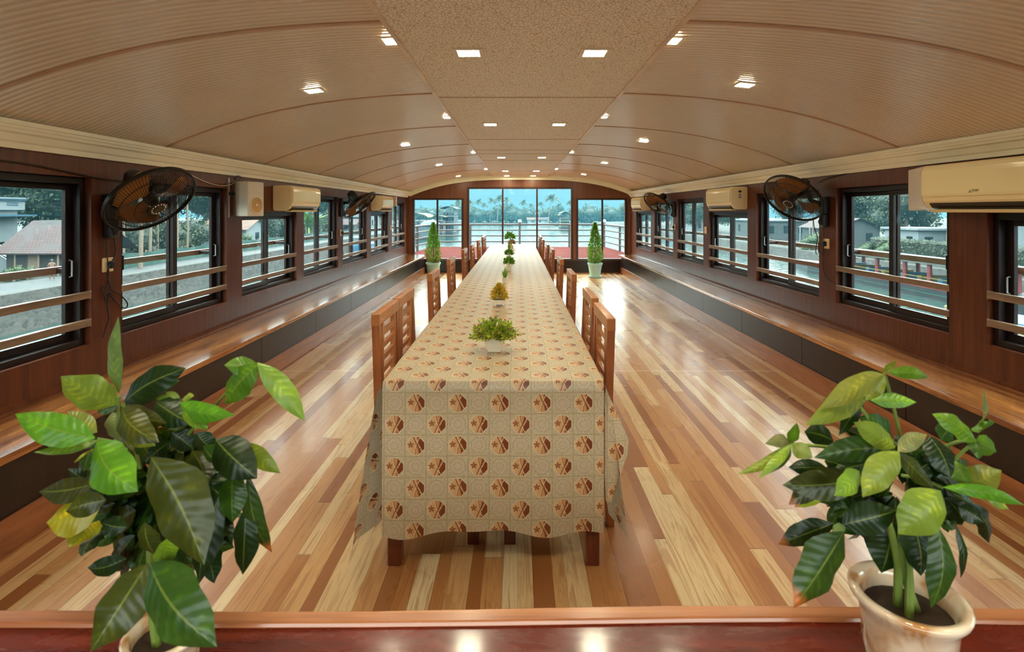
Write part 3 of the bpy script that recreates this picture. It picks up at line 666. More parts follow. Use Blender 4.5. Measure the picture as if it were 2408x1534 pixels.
# ------------------------------------------------------------ chairs
def make_chair(x, y, label):
    e = thing('dining_chair', label, 'chair', (x, y, 0), 0, 'wooden slat-back chairs along the long table')
    c = M['chair']; d = M['chair_dark']; W = 0.43; pw = 0.036; pd = 0.05
    for s in (-1, 1):
        y0, y1 = sorted((s*W/2, s*(W/2-pd)))
        b = MB(); b.prism([(-0.015, 0.0), (0.021, 0.0), (0.036, 0.45), (0.012+0.005, 0.945), (-0.019, 0.945), (-0.004, 0.45)], y0, y1)
        b.build('back_post', M['chair_post'], e, bevel=0.003)
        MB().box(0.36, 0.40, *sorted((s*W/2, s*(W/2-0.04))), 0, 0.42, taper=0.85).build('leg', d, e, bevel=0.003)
    yi = W/2-pd
    MB().box(-0.019, 0.021, -W/2-0.002, W/2+0.002, 0.895, 0.952).build('top_rail', c, e, bevel=0.004)
    MB().box(-0.006, 0.022, -yi, yi, 0.50, 0.54).build('lower_rail', c, e, bevel=0.002)
    for s in (-1, 1):
        y0, y1 = sorted((s*(yi-0.022), s*(yi-0.052)))
        MB().box(-0.006, 0.018, y0, y1, 0.54, 0.895).build('stile', c, e, bevel=0.002)
    for k in range(5):
        z = 0.592+0.062*k
        MB().box(-0.003, 0.015, -(yi-0.052), yi-0.052, z-0.014, z+0.014).build('slat', c, e, bevel=0.002)
    MB().box(0.02, 0.42, -W/2+0.004, W/2-0.004, 0.425, 0.445).build('seat', c, e, bevel=0.005)
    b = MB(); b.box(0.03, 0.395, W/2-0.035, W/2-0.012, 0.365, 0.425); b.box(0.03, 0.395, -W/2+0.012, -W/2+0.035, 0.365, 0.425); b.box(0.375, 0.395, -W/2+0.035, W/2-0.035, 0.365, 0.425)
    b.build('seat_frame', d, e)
    MB().box(0.03, 0.37, -0.01, 0.01, 0.15, 0.18).build('stretcher', d, e); return e
CL = [(2.56, -0.675), (3.02, -0.68), (4.20, -0.685), (5.46, -0.70), (6.80, -0.69), (7.75, -0.67), (9.0, -0.665), (10.18, -0.665), (10.65, -0.665)]
CR = [(2.46, 0.428), (3.04, 0.438), (4.18, 0.44), (5.46, 0.45), (6.85, 0.455), (7.8, 0.445), (9.2, 0.445), (10.15, 0.45), (10.63, 0.45)]
ch = None
for sd, lst in (('left', CL), ('right', CR)):
    for k, (y, x) in enumerate(lst):
        lab = 'orange-brown wooden slat-back chair on the %s side of the long table, %s' % (sd, nth(k))
        yc = y+0.215; rz = 0 if sd == 'left' else PI
        if ch is None: ch = make_chair(x, yc, lab)
        else: dup(ch, (x, yc, 0), rz, label=lab)

# ------------------------------------------------------------ small potted plants on the cloth
def leafquad(b, p, d, L, w, up, fold=0.15, nseg=3, tint=(0.2, 0.3, 0.05), curl=0.0):
    d = Vector(d).normalized(); u = Vector(up); u = (u-d*u.dot(d)); u = u.normalized() if u.length > 1e-5 else d.orthogonal().normalized(); s = d.cross(u)
    vs = []; uv = []; prof = [0.12, 0.85, 0.9, 0.03] if nseg == 3 else [0.2, 1.0, 0.05]
    n = len(prof)-1; pos = Vector(p); dd = d.copy()
    for i, q in enumerate(prof):
        c = Vector(p)+d*(L*i/n)-u*(curl*L*(i/n)**2)
        vs += [c-s*w/2*q+u*fold*w*q, c, c+s*w/2*q+u*fold*w*q]; uv += [(i/n, -1), (i/n, 0), (i/n, 1)]
    fs = []
    for i in range(n):
        fs += [(i*3, i*3+1, i*3+4, i*3+3), (i*3+1, i*3+2, i*3+5, i*3+4)]
    b.cur = tint; b.add(vs, fs, uvs=uv)
def rdir(zmin=-1.0):
    while True:
        v = Vector((R.uniform(-1, 1), R.uniform(-1, 1), R.uniform(-1, 1)))
        if 0.05 < v.length < 1 and v.z/v.length > zmin: return v.normalized()
def pot_sq(b, r0, r1, h):   # square tapering pot with an open top
    vs = []
    for (r, z) in ((r0, 0), (r1, h), (r1*0.9, h), (r1*0.86, h*0.85)):
        vs += [(-r, -r, z), (r, -r, z), (r, r, z), (-r, r, z)]
    fs = [(0, 3, 2, 1)]+[(k*4+i, k*4+(i+1) % 4, k*4+4+(i+1) % 4, k*4+4+i) for k in range(3) for i in range(4)]
    b.add(vs, fs); return b
TP = 'artificial plants in white pots along the tablecloth'
zt = TZ+0.0015
def table_plant(kind, x, y, s, label):
    e = thing('potted_plant', label, 'plant', (x, y, zt), R.uniform(-0.1, 0.1), TP)
    if kind == 'bush':
        pot_sq(MB(), 0.031, 0.054, 0.075).build('pot', M['pot_white'], e, bevel=0.002)
        MB().box(-0.046, 0.046, -0.046, 0.046, 0.058, 0.062).build('soil', M['soil'], e)
        b = MB(); st = MB(); fl = MB(); st.cur = None
        for k in range(190):
            d = rdir(-0.12); d = Vector((d.x*1.12, d.y*1.0, abs(d.z)*0.80+0.10 if R.random() > .25 else d.z*0.8)); L = R.uniform(0.080, 0.108)
            base = Vector((0, 0, 0.062)); tip = base+d*L; tip.z = max(tip.z, 0.055)
            st.tube([base, base.lerp(tip, 0.5)+Vector((0, 0, 0.008)), tip], 0.0009, 4)
            g_ = R.random()
            for q in range(9):
                t = R.uniform(0.4, 1.0); p = base.lerp(tip, t)+Vector((0, 0, 0.008*(1-t))); dd = (d+rdir()*0.8)
                leafquad(b, p, dd, R.uniform(0.016, 0.026), 0.0075, rdir(), tint=R.choice([(0.42, 0.48, 0.03), (0.30, 0.42, 0.03), (0.16, 0.30, 0.02), (0.55, 0.55, 0.04)]))
            if k % 2 == 0:
                for q in range(7):
                    fl.cur = (0.22, 0.07, 0.06); leafquad(fl, tip, d+rdir()*0.9, 0.009, 0.005, rdir(), tint=R.choice([(0.25, 0.06, 0.06), (0.34, 0.13, 0.10)]), nseg=2)
        st.build('stems', M['stem'], e); b.build('foliage', M['leafy'], e); f_ = fl.build('flowers', M['leafy'], e); f_['label'] = 'purple-brown flower tips'
    elif kind == 'cone':
        b = pot_sq(MB(), 0.040, 0.048, 0.034)
        vs = b.build('pot', M['pot_white'], e, loc=(0, 0, 0.008), bevel=0.002)
        for sx in (-1, 1):
            for sy in (-1, 1): MB().box(sx*0.03-0.008, sx*0.03+0.008, sy*0.03-0.008, sy*0.03+0.008, 0, 0.0078).build('foot', M['pot_white'], e)
        MB().box(-0.04, 0.04, -0.04, 0.04, 0.030, 0.037).build('soil', M['soil'], e)
        b = MB(); fl = MB()
        for k in range(900):
            h = R.random(); r = 0.060*(1-h**1.9)*R.uniform(0.3, 1.0); a = R.uniform(0, 2*PI); p = Vector((r*math.cos(a), r*math.sin(a), 0.046+0.095*h))
            d = Vector((math.cos(a), math.sin(a), 0.5+h*1.2-(0.6 if h < 0.2 else 0)))+rdir()*0.5
            leafquad(b, p, d, R.uniform(0.018, 0.030), 0.008, rdir(), tint=R.choice([(0.75, 0.45, 0.02), (0.62, 0.40, 0.03), (0.28, 0.30, 0.03), (0.80, 0.55, 0.05)]))
            if k % 5 == 0: leafquad(fl, p+d.normalized()*0.008, d+rdir()*0.6, 0.010, 0.007, rdir(), tint=(0.36, 0.20, 0.24))
        b.build('foliage', M['leafy'], e); fl.build('flowers', M['leafy'], e)['label'] = 'small mauve flowers'
        b = MB(); b.tube([(0, 0, 0.035), (0, 0, 0.13)], 0.004, 6); b.build('stem', M['stem'], e)
    elif kind == 'grass':
        pot_sq(MB(), 0.017, 0.023, 0.052).build('pot', M['pot_white'], e, bevel=0.001)
        MB().box(-0.019, 0.019, -0.019, 0.019, 0.040, 0.044).build('soil', M['soil'], e)
        b = MB()
        for k in range(70):
            a = R.uniform(0, 2*PI); t = R.uniform(0.05, 0.55); d = Vector((math.cos(a)*t, math.sin(a)*t, 1)).normalized()
            p = Vector((math.cos(a)*0.008, math.sin(a)*0.008, 0.044)); L = R.uniform(0.05, 0.11)
            leafquad(b, p, d, L, 0.006, (math.cos(a), math.sin(a), 0), tint=R.choice([(0.22, 0.42, 0.03), (0.36, 0.52, 0.05), (0.14, 0.30, 0.02)]), curl=0.15)
        b.build('blades', M['leafy'], e)
    else:
        tints = {'green': [(0.14, 0.32, 0.03), (0.22, 0.42, 0.04), (0.08, 0.22, 0.02)], 'pink': [(0.55, 0.28, 0.22), (0.62, 0.45, 0.36), (0.25, 0.28, 0.06), (0.45, 0.16, 0.14)]}[kind]
        pot_sq(MB(), 0.020, 0.027, 0.048).build('pot', M['pot_white'], e, bevel=0.001)
        MB().box(-0.022, 0.022, -0.022, 0.022, 0.036, 0.040).build('soil', M['soil'], e)
        b = MB()
        for k in range(380):
            d = rdir(-0.25); r = R.uniform(0.02, 0.052); p = Vector((d.x*r, d.y*r, 0.082+d.z*r*1.0))
            leafquad(b, p, d+rdir()*0.7, R.uniform(0.014, 0.024), 0.011, rdir(), tint=R.choice(tints))
        b.build('foliage', M['leafy'], e); b = MB(); b.tube([(0, 0, 0.038), (0, 0, 0.08)], 0.003, 6); b.build('stem', M['stem'], e)
    e.scale = (s, s, s); return e
table_plant('bush', -0.112, 2.64, 1.0, 'bushy yellow-green plant with purple tips in a white pot, nearest on the tablecloth')
table_plant('cone', -0.133, 3.93, 1.0, 'cone-shaped yellow and mauve plant in a low footed white pot')
table_plant('grass', -0.120, 5.11, 1.05, 'upright spiky green grass plant in a small square white pot behind the yellow cone plant')
table_plant('green', -0.098, 6.2, 1.15, 'round green plant on the tablecloth just behind the nearer grass plant')
table_plant('green', -0.118, 7.5, 1.15, 'round green plant on the tablecloth, second behind the nearer grass plant')
table_plant('grass', -0.135, 8.9, 1.1, 'bright green grass plant in the far half of the tablecloth')
table_plant('pink', -0.105, 9.9, 1.2, 'pinkish plant near the far end of the tablecloth')
table_plant('green', -0.15, 10.8, 1.9, 'wide green plant farthest along the tablecloth')

# ------------------------------------------------------------ potted cypresses on the floor
def cypress(x, y, tints_low, label, seed):
    rr = random.Random(seed)
    e = thing('potted_cypress', label, 'plant', (x, y, 0), 0, 'potted conifers by the end windows')
    MB().lathe([(0.125, 0), (0.145, 0.01), (0.15, 0.04), (0.13, 0.042)], 40).build('saucer', M['pot_green'], e, smooth=True)
    MB().lathe([(0.112, 0.043), (0.150, 0.275), (0.162, 0.277), (0.163, 0.315), (0.152, 0.315), (0.148, 0.28), (0.140, 0.27)], 40, caps=False).build('pot', M['pot_green'], e, smooth=True)
    MB().lathe([(0.001, 0.268), (0.139, 0.268)], 30, caps=False).build('soil', M['soil'], e)
    MB().tube([(0, 0, 0.25), (0.005, 0, 0.7), (0, 0, 1.10)], [0.014, 0.010, 0.003], 8).build('trunk', M['bark'], e)
    b = MB()
    for k in range(2100):
        h = rr.random()**1.15; a = rr.uniform(0, 2*PI); rmax = 0.205*(1-h)**0.75*(0.55+0.45*min(1, h*6))*(1+0.16*math.sin(a*3+h*14))
        r = rmax*rr.uniform(0.35, 1.0); z = 0.31+h*0.86
        c = Vector((r*math.cos(a), r*math.sin(a), z)); d = Vector((math.cos(a)*0.8, math.sin(a)*0.8, 1.1))
        low = h < 0.38 and rr.random() < 0.62
        for q in range(3):
            dd = d+Vector((rr.uniform(-.7, .7), rr.uniform(-.7, .7), rr.uniform(-.4, .6)))
            t = rr.choice(tints_low) if low and r > rmax*0.6 else rr.choice([(0.11, 0.26, 0.03), (0.17, 0.36, 0.05), (0.28, 0.48, 0.09)])
            leafquad(b, c, dd, rr.uniform(0.03, 0.055), 0.010, (dd.y, -dd.x, 0.2), tint=t, nseg=2)
    b.build('foliage', M['leafy'], e); return e
cypress(-1.85, 11.85, [(0.45, 0.30, 0.14), (0.40, 0.18, 0.08), (0.52, 0.45, 0.26)], 'potted conifer with browning lower needles in a pale green pot, left of the table', 3)
cypress(1.685, 11.75, [(0.30, 0.42, 0.16), (0.38, 0.48, 0.24), (0.20, 0.34, 0.10)], 'even green potted conifer in a pale green pot, right of the table', 5)
# ------------------------------------------------------------ wall fans
def frame_mat(n, up=(0, 0, 1), spin=0.0):
    z = Vector(n).normalized(); x = Vector(up).cross(z).normalized(); y = z.cross(x)
    return Matrix((x, y, z)).transposed() @ Matrix.Rotation(spin, 3, 'Z')
def wall_fan(c, n, side, ywall, zbox, label, spin=0.3, rad=0.265, wires=66):
    c = Vector(c); base = wpos(side, ywall, 0.0, zbox)
    e = thing('wall_fan', label, 'fan', base, 0, 'black wall fans between the windows'); Q = frame_mat(n, spin=spin)
    T = lambda p: c+Q @ Vector(p)
    fp = lambda t: (rad*(1-t)+0.045*t, 0.075*math.sin(t*PI/2)**1.0)
    bp = lambda t: (rad*(1-t)+0.05*t, -0.095*math.sin(t*PI/2))
    for nm, pf in (('front_grille', fp), ('rear_grille', bp)):
        b = MB()
        for k in range(wires):
            a = 2*PI*k/wires; pts = []
            for i in range(7):
                r, z = pf(i/6); aa = a+(0.25*i/6 if nm == 'front_grille' else -0.15*i/6); pts.append(T((r*math.cos(aa), r*math.sin(aa), z)))
            b.tube(pts, 0.0017, 3, caps=False)
        for t in (0.28, 0.62):
            r, z = pf(t); b.tube([T((r*math.cos(2*PI*i/40), r*math.sin(2*PI*i/40), z)) for i in range(40)], 0.0026, 4, closed=True)
        b.build(nm, M['wire'], e, off=base)
    b = MB()
    for z in (-0.006, 0.006): b.tube([T((rad*math.cos(2*PI*i/56), rad*math.sin(2*PI*i/56), z)) for i in range(56)], 0.0075, 6, closed=True)
    b.build('rim', M['wire'], e, off=base, smooth=True)
    for k in range(3):
        a0 = 2*PI*k/3; b = MB(); nr, na = 7, 8; vs = []
        for i in range(nr):
            r = 0.035+0.195*i/(nr-1); half = 0.28+0.42*math.sin(min(1, i/(nr-1)*1.15)*PI*0.62); tw = 0.50-0.25*i/(nr-1)
            if i == nr-1: half *= 0.80
            for j in range(na):
                q = j/(na-1)*2-1; a = a0+q*half+0.35*(i/(nr-1)); vs.append(T((r*math.cos(a), r*math.sin(a), q*half*r*tw-0.02)))
        b.add(vs, [(i*na+j, i*na+j+1, (i+1)*na+j+1, (i+1)*na+j) for i in range(nr-1) for j in range(na-1)])
        b.build('blade', M['blade'], e, off=base, smooth=True, solid=0.003)
    MB().lathe([(0.001, 0.03), (0.03, 0.028), (0.036, 0.01), (0.036, -0.04)], 24, c, Q, caps=False).build('hub', M['black'], e, off=base, smooth=True)
    bd = MB().lathe([(0.052, 0.074), (0.054, 0.080), (0.048, 0.084), (0.001, 0.084)], 32, c, Q, caps=False).build('badge', M['black'], e, off=base, smooth=True)
    b = MB(); 
    for i in range(14):
        a = 2*PI*i/14; b.ball(T((0.040*math.cos(a), 0.040*math.sin(a), 0.0845)), 0.0042, 6, 4)
    b.box(-0.020, 0.020, -0.004, 0.004, 0.084, 0.0855, m=None) if False else None
    b.build('badge_ring', M['screw'], bd, off=base)
    MB().lathe([(0.05, -0.085), (0.062, -0.10), (0.064, -0.20), (0.045, -0.235), (0.001, -0.24)], 28, c, Q, caps=False).build('motor', M['black'], e, off=base, smooth=True)
    mt = T((0, 0, -0.17)); wp = wpos(side, ywall, 0.05, zbox+0.10)
    mid = mt.lerp(wp, 0.5)+Vector((0, 0, -0.05))
    b = MB().tube([mt, mid, wp], [0.022, 0.020, 0.026], 10)
    x0, x1 = sorted((base.x-side*0.001, base.x-side*0.05)); b.box(x0, x1, ywall-0.045, ywall+0.045, zbox+0.02, zbox+0.17)
    b.build('bracket', M['black'], e, off=base, smooth=True, bevel=0.004)
    b = MB(); x0, x1 = sorted((base.x-side*0.001, base.x-side*0.055)); b.box(x0, x1, ywall-0.04, ywall+0.04, zbox-0.10, zbox+0.018)
    cb = b.build('control_box', M['black'], e, off=base, bevel=0.012)
    Qd = Matrix.Rotation(PI/2, 3, 'X') if False else frame_mat((-side, 0, 0))
    MB().lathe([(0.024, 0), (0.024, 0.012), (0.018, 0.016), (0.001, 0.016)], 20, (x1 if side < 0 else x0, ywall, zbox-0.055), Qd, caps=False).build('dial', M['wire'], cb, off=base, smooth=True)
    return e, base
ax = lambda side, y, d, z: wpos(side, y, d, z)
fans = [((356, 470, 3.38), (0.687, -0.207, -0.697), -1, 3.352, 1.375, 'big black wall fan with amber blades on the left wall, nearest the camera', 0.35),
        ((847.5, 482, 7.66), (0.656, -0.05, -0.753), -1, 7.78, 1.46, 'black wall fan seen edge-on on the left wall, far from the camera', 0.1),
        ((1864, 466.5, 4.90), (-0.669, -0.343, -0.659), 1, 4.83, 1.40, 'black wall fan with amber blades on the right wall, nearer the camera', 0.9),
        ((1545, 480, 9.5), (-0.644, -0.311, -0.699), 1, 9.21, 1.44, 'black wall fan on the right wall, farther from the camera', 0.2)]
for (pp, n, sd, yw, zb, lab, sp) in fans: wall_fan(P(*pp), n, sd, yw, zb, lab, sp, wires=84 if pp[2] < 6 else 54)

# ------------------------------------------------------------ sockets, plugs, cables
def socket(side, y, z, label, plug=False, sw=0.088, sh=0.088):
    o = wpos(side, y, 0, z); e = thing('wall_socket', label, 'socket', o, 0, 'cream wall sockets')
    x = sorted((-side*0.0005, -side*0.010)); MB().box(x[0], x[1], -sw/2, sw/2, -sh/2, sh/2).build('plate', M['plate'], e, bevel=0.003)
    x = sorted((-side*0.010, -side*0.013)); MB().box(x[0], x[1], -sw*0.36, -sw*0.05, -0.018, 0.018).build('switch', M['speaker'], e, bevel=0.001)
    for (dy, dz) in ((0.014, 0.014), (0.007, -0.008), (0.021, -0.008)):
        x = sorted((-side*0.0102, -side*0.0108)); MB().box(x[0], x[1], dy+0.002, dy+0.007, dz-0.003, dz+0.003).build('pin_hole', M['black'], e)
    if plug:
        pl = MB(); x = sorted((-side*0.0135, -side*0.045)); pl.box(x[0], x[1], -0.018, 0.018, -0.022, 0.022)
        p = pl.build('plug', M['black'], bevel=0.006, loc=o); return tag(p, 'black plug pushed into the %s' % plug, 'plug')
    return e
socket(-1, 3.352, 1.108, 'square cream wall socket with a plug, below the nearest fan on the left wall', 'left wall socket nearest the camera')
socket(-1, 7.78, 1.13, 'small cream socket below the edge-on fan on the left wall', 'left wall socket under the far fan', 0.06)
socket(-1, 10.85, 1.11, 'small cream socket near the far end of the left wall', False, 0.06)
socket(1, 4.83, 1.150, 'cream wall socket with a plug, below the nearer fan on the right wall', 'right wall socket under the nearer fan')
socket(1, 7.77, 1.17, 'cream double switch plate with no plug on the right wall', False, 0.10, 0.10)
socket(1, 9.21, 1.17, 'small cream socket below the farther fan on the right wall', 'right wall socket under the farther fan', 0.06)
def smoothpts(pts, n=6):
    pts = [Vector(p) for p in pts]; out = []
    for i in range(len(pts)-1):
        p0, p1, p2, p3 = pts[max(i-1, 0)], pts[i], pts[i+1], pts[min(i+2, len(pts)-1)]
        for k in range(n):
            t = k/n; out.append(0.5*((2*p1)+(-p0+p2)*t+(2*p0-5*p1+4*p2-p3)*t*t+(-p0+3*p1-3*p2+p3)*t**3))
    out.append(pts[-1]); return out
def cable(name, side, pts, label, r=0.0035, mat='black'):
    w_ = [wpos(side, y, d, z) for (y, d, z) in pts]; o = w_[0].copy()
    ob = MB().tube([p-o for p in smoothpts(w_)], r, 6).build(name, M[mat], loc=o, smooth=True)
    return tag(ob, label, 'cable')
def WZ(side, px, py, d=0.012):   # wall point seen at a photo pixel
    a = LX-side*d if side < 0 else RX-side*d
    y = a*F/(px-VX) if side < 0 else (RX-d)*F/((px-VX)+0.019*F)
    return (y, d, EYE-(py-VY)*y/F)
W1 = lambda px, py, d=0.012: WZ(-1, px, py, d)
cable('power_cable', -1, [W1(268, 560), W1(272, 590), W1(266, 610), W1(256, 628, 0.05), W1(252, 645, 0.04), W1(256, 665), W1(262, 690, 0.02), W1(250, 700), W1(240, 685, 0.03), W1(246, 672), W1(262, 682, 0.02), W1(285, 696, 0.03), W1(300, 715, 0.03), W1(292, 725, 0.02), W1(268, 705, 0.02), W1(256, 690), W1(253, 720), W1(256, 750, 0.02), W1(248, 775), W1(244, 794, 0.015)], 'bunched black fan cable hanging below the socket on the left wall', 0.0038)
cable('power_cable', -1, [W1(250, 560), W1(252, 600), W1(256, 640, 0.03), W1(254, 665), W1(245, 690, 0.02), W1(250, 712)], 'straight black cable dropping from the nearest left fan to its plug', 0.0034)
cable('power_cable', -1, [W1(-60, 366), W1(0, 376), W1(80, 388), W1(160, 404), W1(240, 420), W1(330, 432)], 'black cable sagging under the left cornice above the nearest window', 0.0045)
cable('speaker_cable', -1, [W1(440, 404), W1(458, 416), W1(490, 430), W1(520, 437), W1(540, 435), W1(552, 430)], 'thin pale cable running from the left cornice to the speaker', 0.0028, 'speaker')
for (px, py, k) in ((548, 432, 0), (556, 428, 1)): pass
cable('cable_bundle', -1, [W1(552, 424, 0.03), W1(558, 416, 0.05), W1(566, 419, 0.03), W1(558, 424, 0.05), W1(552, 418, 0.04), W1(562, 414, 0.06), W1(570, 421, 0.03), W1(562, 424, 0.04)], 'tangle of black cable above the white speaker', 0.0038)
cable('power_cable', -1, [W1(803, 522), W1(806, 540, 0.03), W1(806, 565, 0.02), W1(803, 575), W1(806, 590), W1(808, 600)], 'black cable hanging from the edge-on left fan past its socket', 0.0034)
W2 = lambda px, py, d=0.012: WZ(1, px, py, d)
cable('power_cable', 1, [W2(1912, 512, 0.05), W2(1915, 535, 0.03), W2(1922, 560), W2(1918, 590, 0.02), W2(1925, 602, 0.03), W2(1934, 598, 0.04), W2(1936, 585, 0.04), W2(1935, 574, 0.045)], 'black cable looping down from the nearer right fan into its socket', 0.0036)
cable('power_cable', 1, [W2(1938, 530, 0.02), W2(1937, 590), W2(1935, 625), W2(1942, 650), W2(1958, 665), W2(1972, 670, 0.005)], 'thin black cable running down the right wall pillar to the next window', 0.0028)
cable('power_cable', 1, [W2(2130, 374), W2(2050, 392), W2(1990, 408), W2(1940, 421), W2(1925, 430)], 'black cable along the wall under the right cornice', 0.0035)
cable('power_cable', 1, [W2(1574, 512, 0.03), W2(1574, 530, 0.03), W2(1578, 545, 0.03), W2(1583, 547, 0.03), W2(1585, 536, 0.03)], 'thin black cable looping from the farther right fan into its socket', 0.003)
cable('power_cable', 1, [W2(1586, 547, 0.02), W2(1586, 570, 0.02), W2(1587, 592, 0.02)], 'short black cable hanging straight below the socket of the farther right fan', 0.003)

# ------------------------------------------------------------ air conditioners
def aircon(side, y0, z0, label, L=0.80, H=0.275, cap=0.02, logo=False, sticker=False, wedge=0):
    o = wpos(side, y0, 0, z0); e = thing('air_conditioner', label, 'air conditioner', o, wrot(side), 'white split air conditioners high on the side walls')
    S = lambda pts: [(-side*d, z) for d, z in pts]
    prof = [(0.001, 0.012), (0.02, 0.0), (0.125, 0.0), (0.165, 0.018), (0.196, 0.060), (0.203, 0.10), (0.203, H-0.035), (0.194, H-0.012), (0.175, H), (0.02, H), (0.001, H-0.01)]
    MB().prism(S(prof), 0, L).build('casing', M['ac'], e, bevel=0.006)
    if wedge:
        n = len(prof); vs = [(-side*d, L+0.001, z) for d, z in prof]+[(-side*min(d, 0.012+0.02*d), L+wedge, z) for d, z in prof]
        MB().add(vs, [tuple(range(n))[::-1], tuple(range(n, 2*n))]+[(i, (i+1) % n, n+(i+1) % n, n+i) for i in range(n)]).build('end_cap', M['speaker'], e)
    pn = [(0.2035, 0.085), (0.2035, H-0.036), (0.196, H-0.012), (0.200, H-0.010), (0.2110, H-0.034), (0.2135, H-0.06), (0.2135, 0.10), (0.208, 0.085)]
    far = cap if side > 0 else 0.012; near = 0.012
    pa = MB().prism(S(pn), near, L-far).build('front_panel', M['ac_gloss'], e, bevel=0.002)
    x = sorted((-side*0.150, -side*0.1985)); 
    MB().prism(S([(0.150, 0.006), (0.172, 0.016), (0.190, 0.042), (0.186, 0.048), (0.150, 0.02)]), 0.05, L-0.05).build('air_outlet', M['black'], e)
    MB().prism(S([(0.120, -0.006), (0.176, -0.012), (0.192, 0.003), (0.188, 0.006), (0.174, -0.006), (0.120, -0.001)]), 0.03, L-0.05).build('flap', M['ac'], e)
    if logo:
        ly = L*0.40
        for (da, db) in ((0, 0.011), (-0.0095, -0.0055), (0.0095, -0.0055)):
            r = 0.005; ang = {0: 0, -0.0095: 2*PI/3, 0.0095: -2*PI/3}[da]; cy, cz = ly+0.085, 0.108
            dm = [(0, 0.0), (0.0035, 0.006), (0, 0.012), (-0.0035, 0.006)]
            pts = [(cy+(p[0]*math.cos(ang)-p[1]*math.sin(ang)), cz+p[0]*math.sin(ang)+p[1]*math.cos(ang)) for p in dm]
            MB().prism(pts, -side*0.2136, -side*0.2142, 'YZ').build('logo_mark', M['logo'], pa)
        tx = bpy.data.curves.new('lettering', 'FONT'); tx.body = 'MITSUBISHI\nELECTRIC'; tx.size = 0.0095; tx.extrude = 0.0002; tx.align_x = 'LEFT'; tx.space_line = 0.75
        tmp_ = bpy.data.objects.new('lettering_curve', tx); COL.objects.link(tmp_); bpy.context.view_layer.update(); tm = bpy.data.meshes.new_from_object(tmp_.evaluated_get(bpy.context.evaluated_depsgraph_get())); bpy.data.objects.remove(tmp_)
        to = bpy.data.objects.new('lettering', tm); COL.objects.link(to); to.parent = pa; tm.materials.clear(); tm.materials.append(M['logo'])
        to.location = (-side*0.2142, ly+0.073, 0.114); to.rotation_euler = (PI/2, 0, -side*PI/2)
    if sticker:
        b = MB(); yy = -0.0009; cx = -side*0.095
        b2 = MB().prism([(cx+0.022*math.cos(a), 0.205+0.022*math.sin(a)) for a in [PI*k/10 for k in range(11)]], -0.0012, 0.0)
        b2.box(cx-0.004, cx+0.004, -0.0012, 0, 0.190, 0.206); b2.build('emblem', M['black'], e)
        MB().box(cx-0.022, cx+0.022, -0.0010, 0, 0.135, 0.185).build('sticker', M['speaker'], e)
        for k, zz in enumerate((0.176, 0.162, 0.148, 0.140)): MB().box(cx-0.016+0.004*(k % 2), cx+0.016-0.005*(k % 3), -0.0016, -0.0011, zz-0.003, zz+0.003).build('sticker_print', M['black'], e)
    return e
aircon(-1, 5.62, 1.445, 'aged white air conditioner on the left wall beside the white speaker', H=0.265)
aircon(-1, 9.38, 1.450, 'aged white air conditioner high on the far part of the left wall', H=0.265)
aircon(1, 2.70, 1.445, 'large aged white air conditioner cut by the right edge of the photo', L=0.77, H=0.285, cap=0.012, logo=True, wedge=0.36)
aircon(1, 6.42, 1.462, 'aged white air conditioner with a black emblem sticker, middle of the right wall', H=0.27, sticker=True)
aircon(1, 10.78, 1.455, 'aged white air conditioner at the far end of the right wall', H=0.27)
MB_ = MB().box(0, 0.035, 0, 0.06, 0, 0.2)
pd = MB().box(-0.05, -0.001, 7.23, 7.30, 1.52, 1.745).build('wall_block', M['dark_panel'], loc=wroot(1), rotz=wrot(1)); tag(pd, 'dark wooden block on the right wall beside the air conditioner with the sticker', 'block')

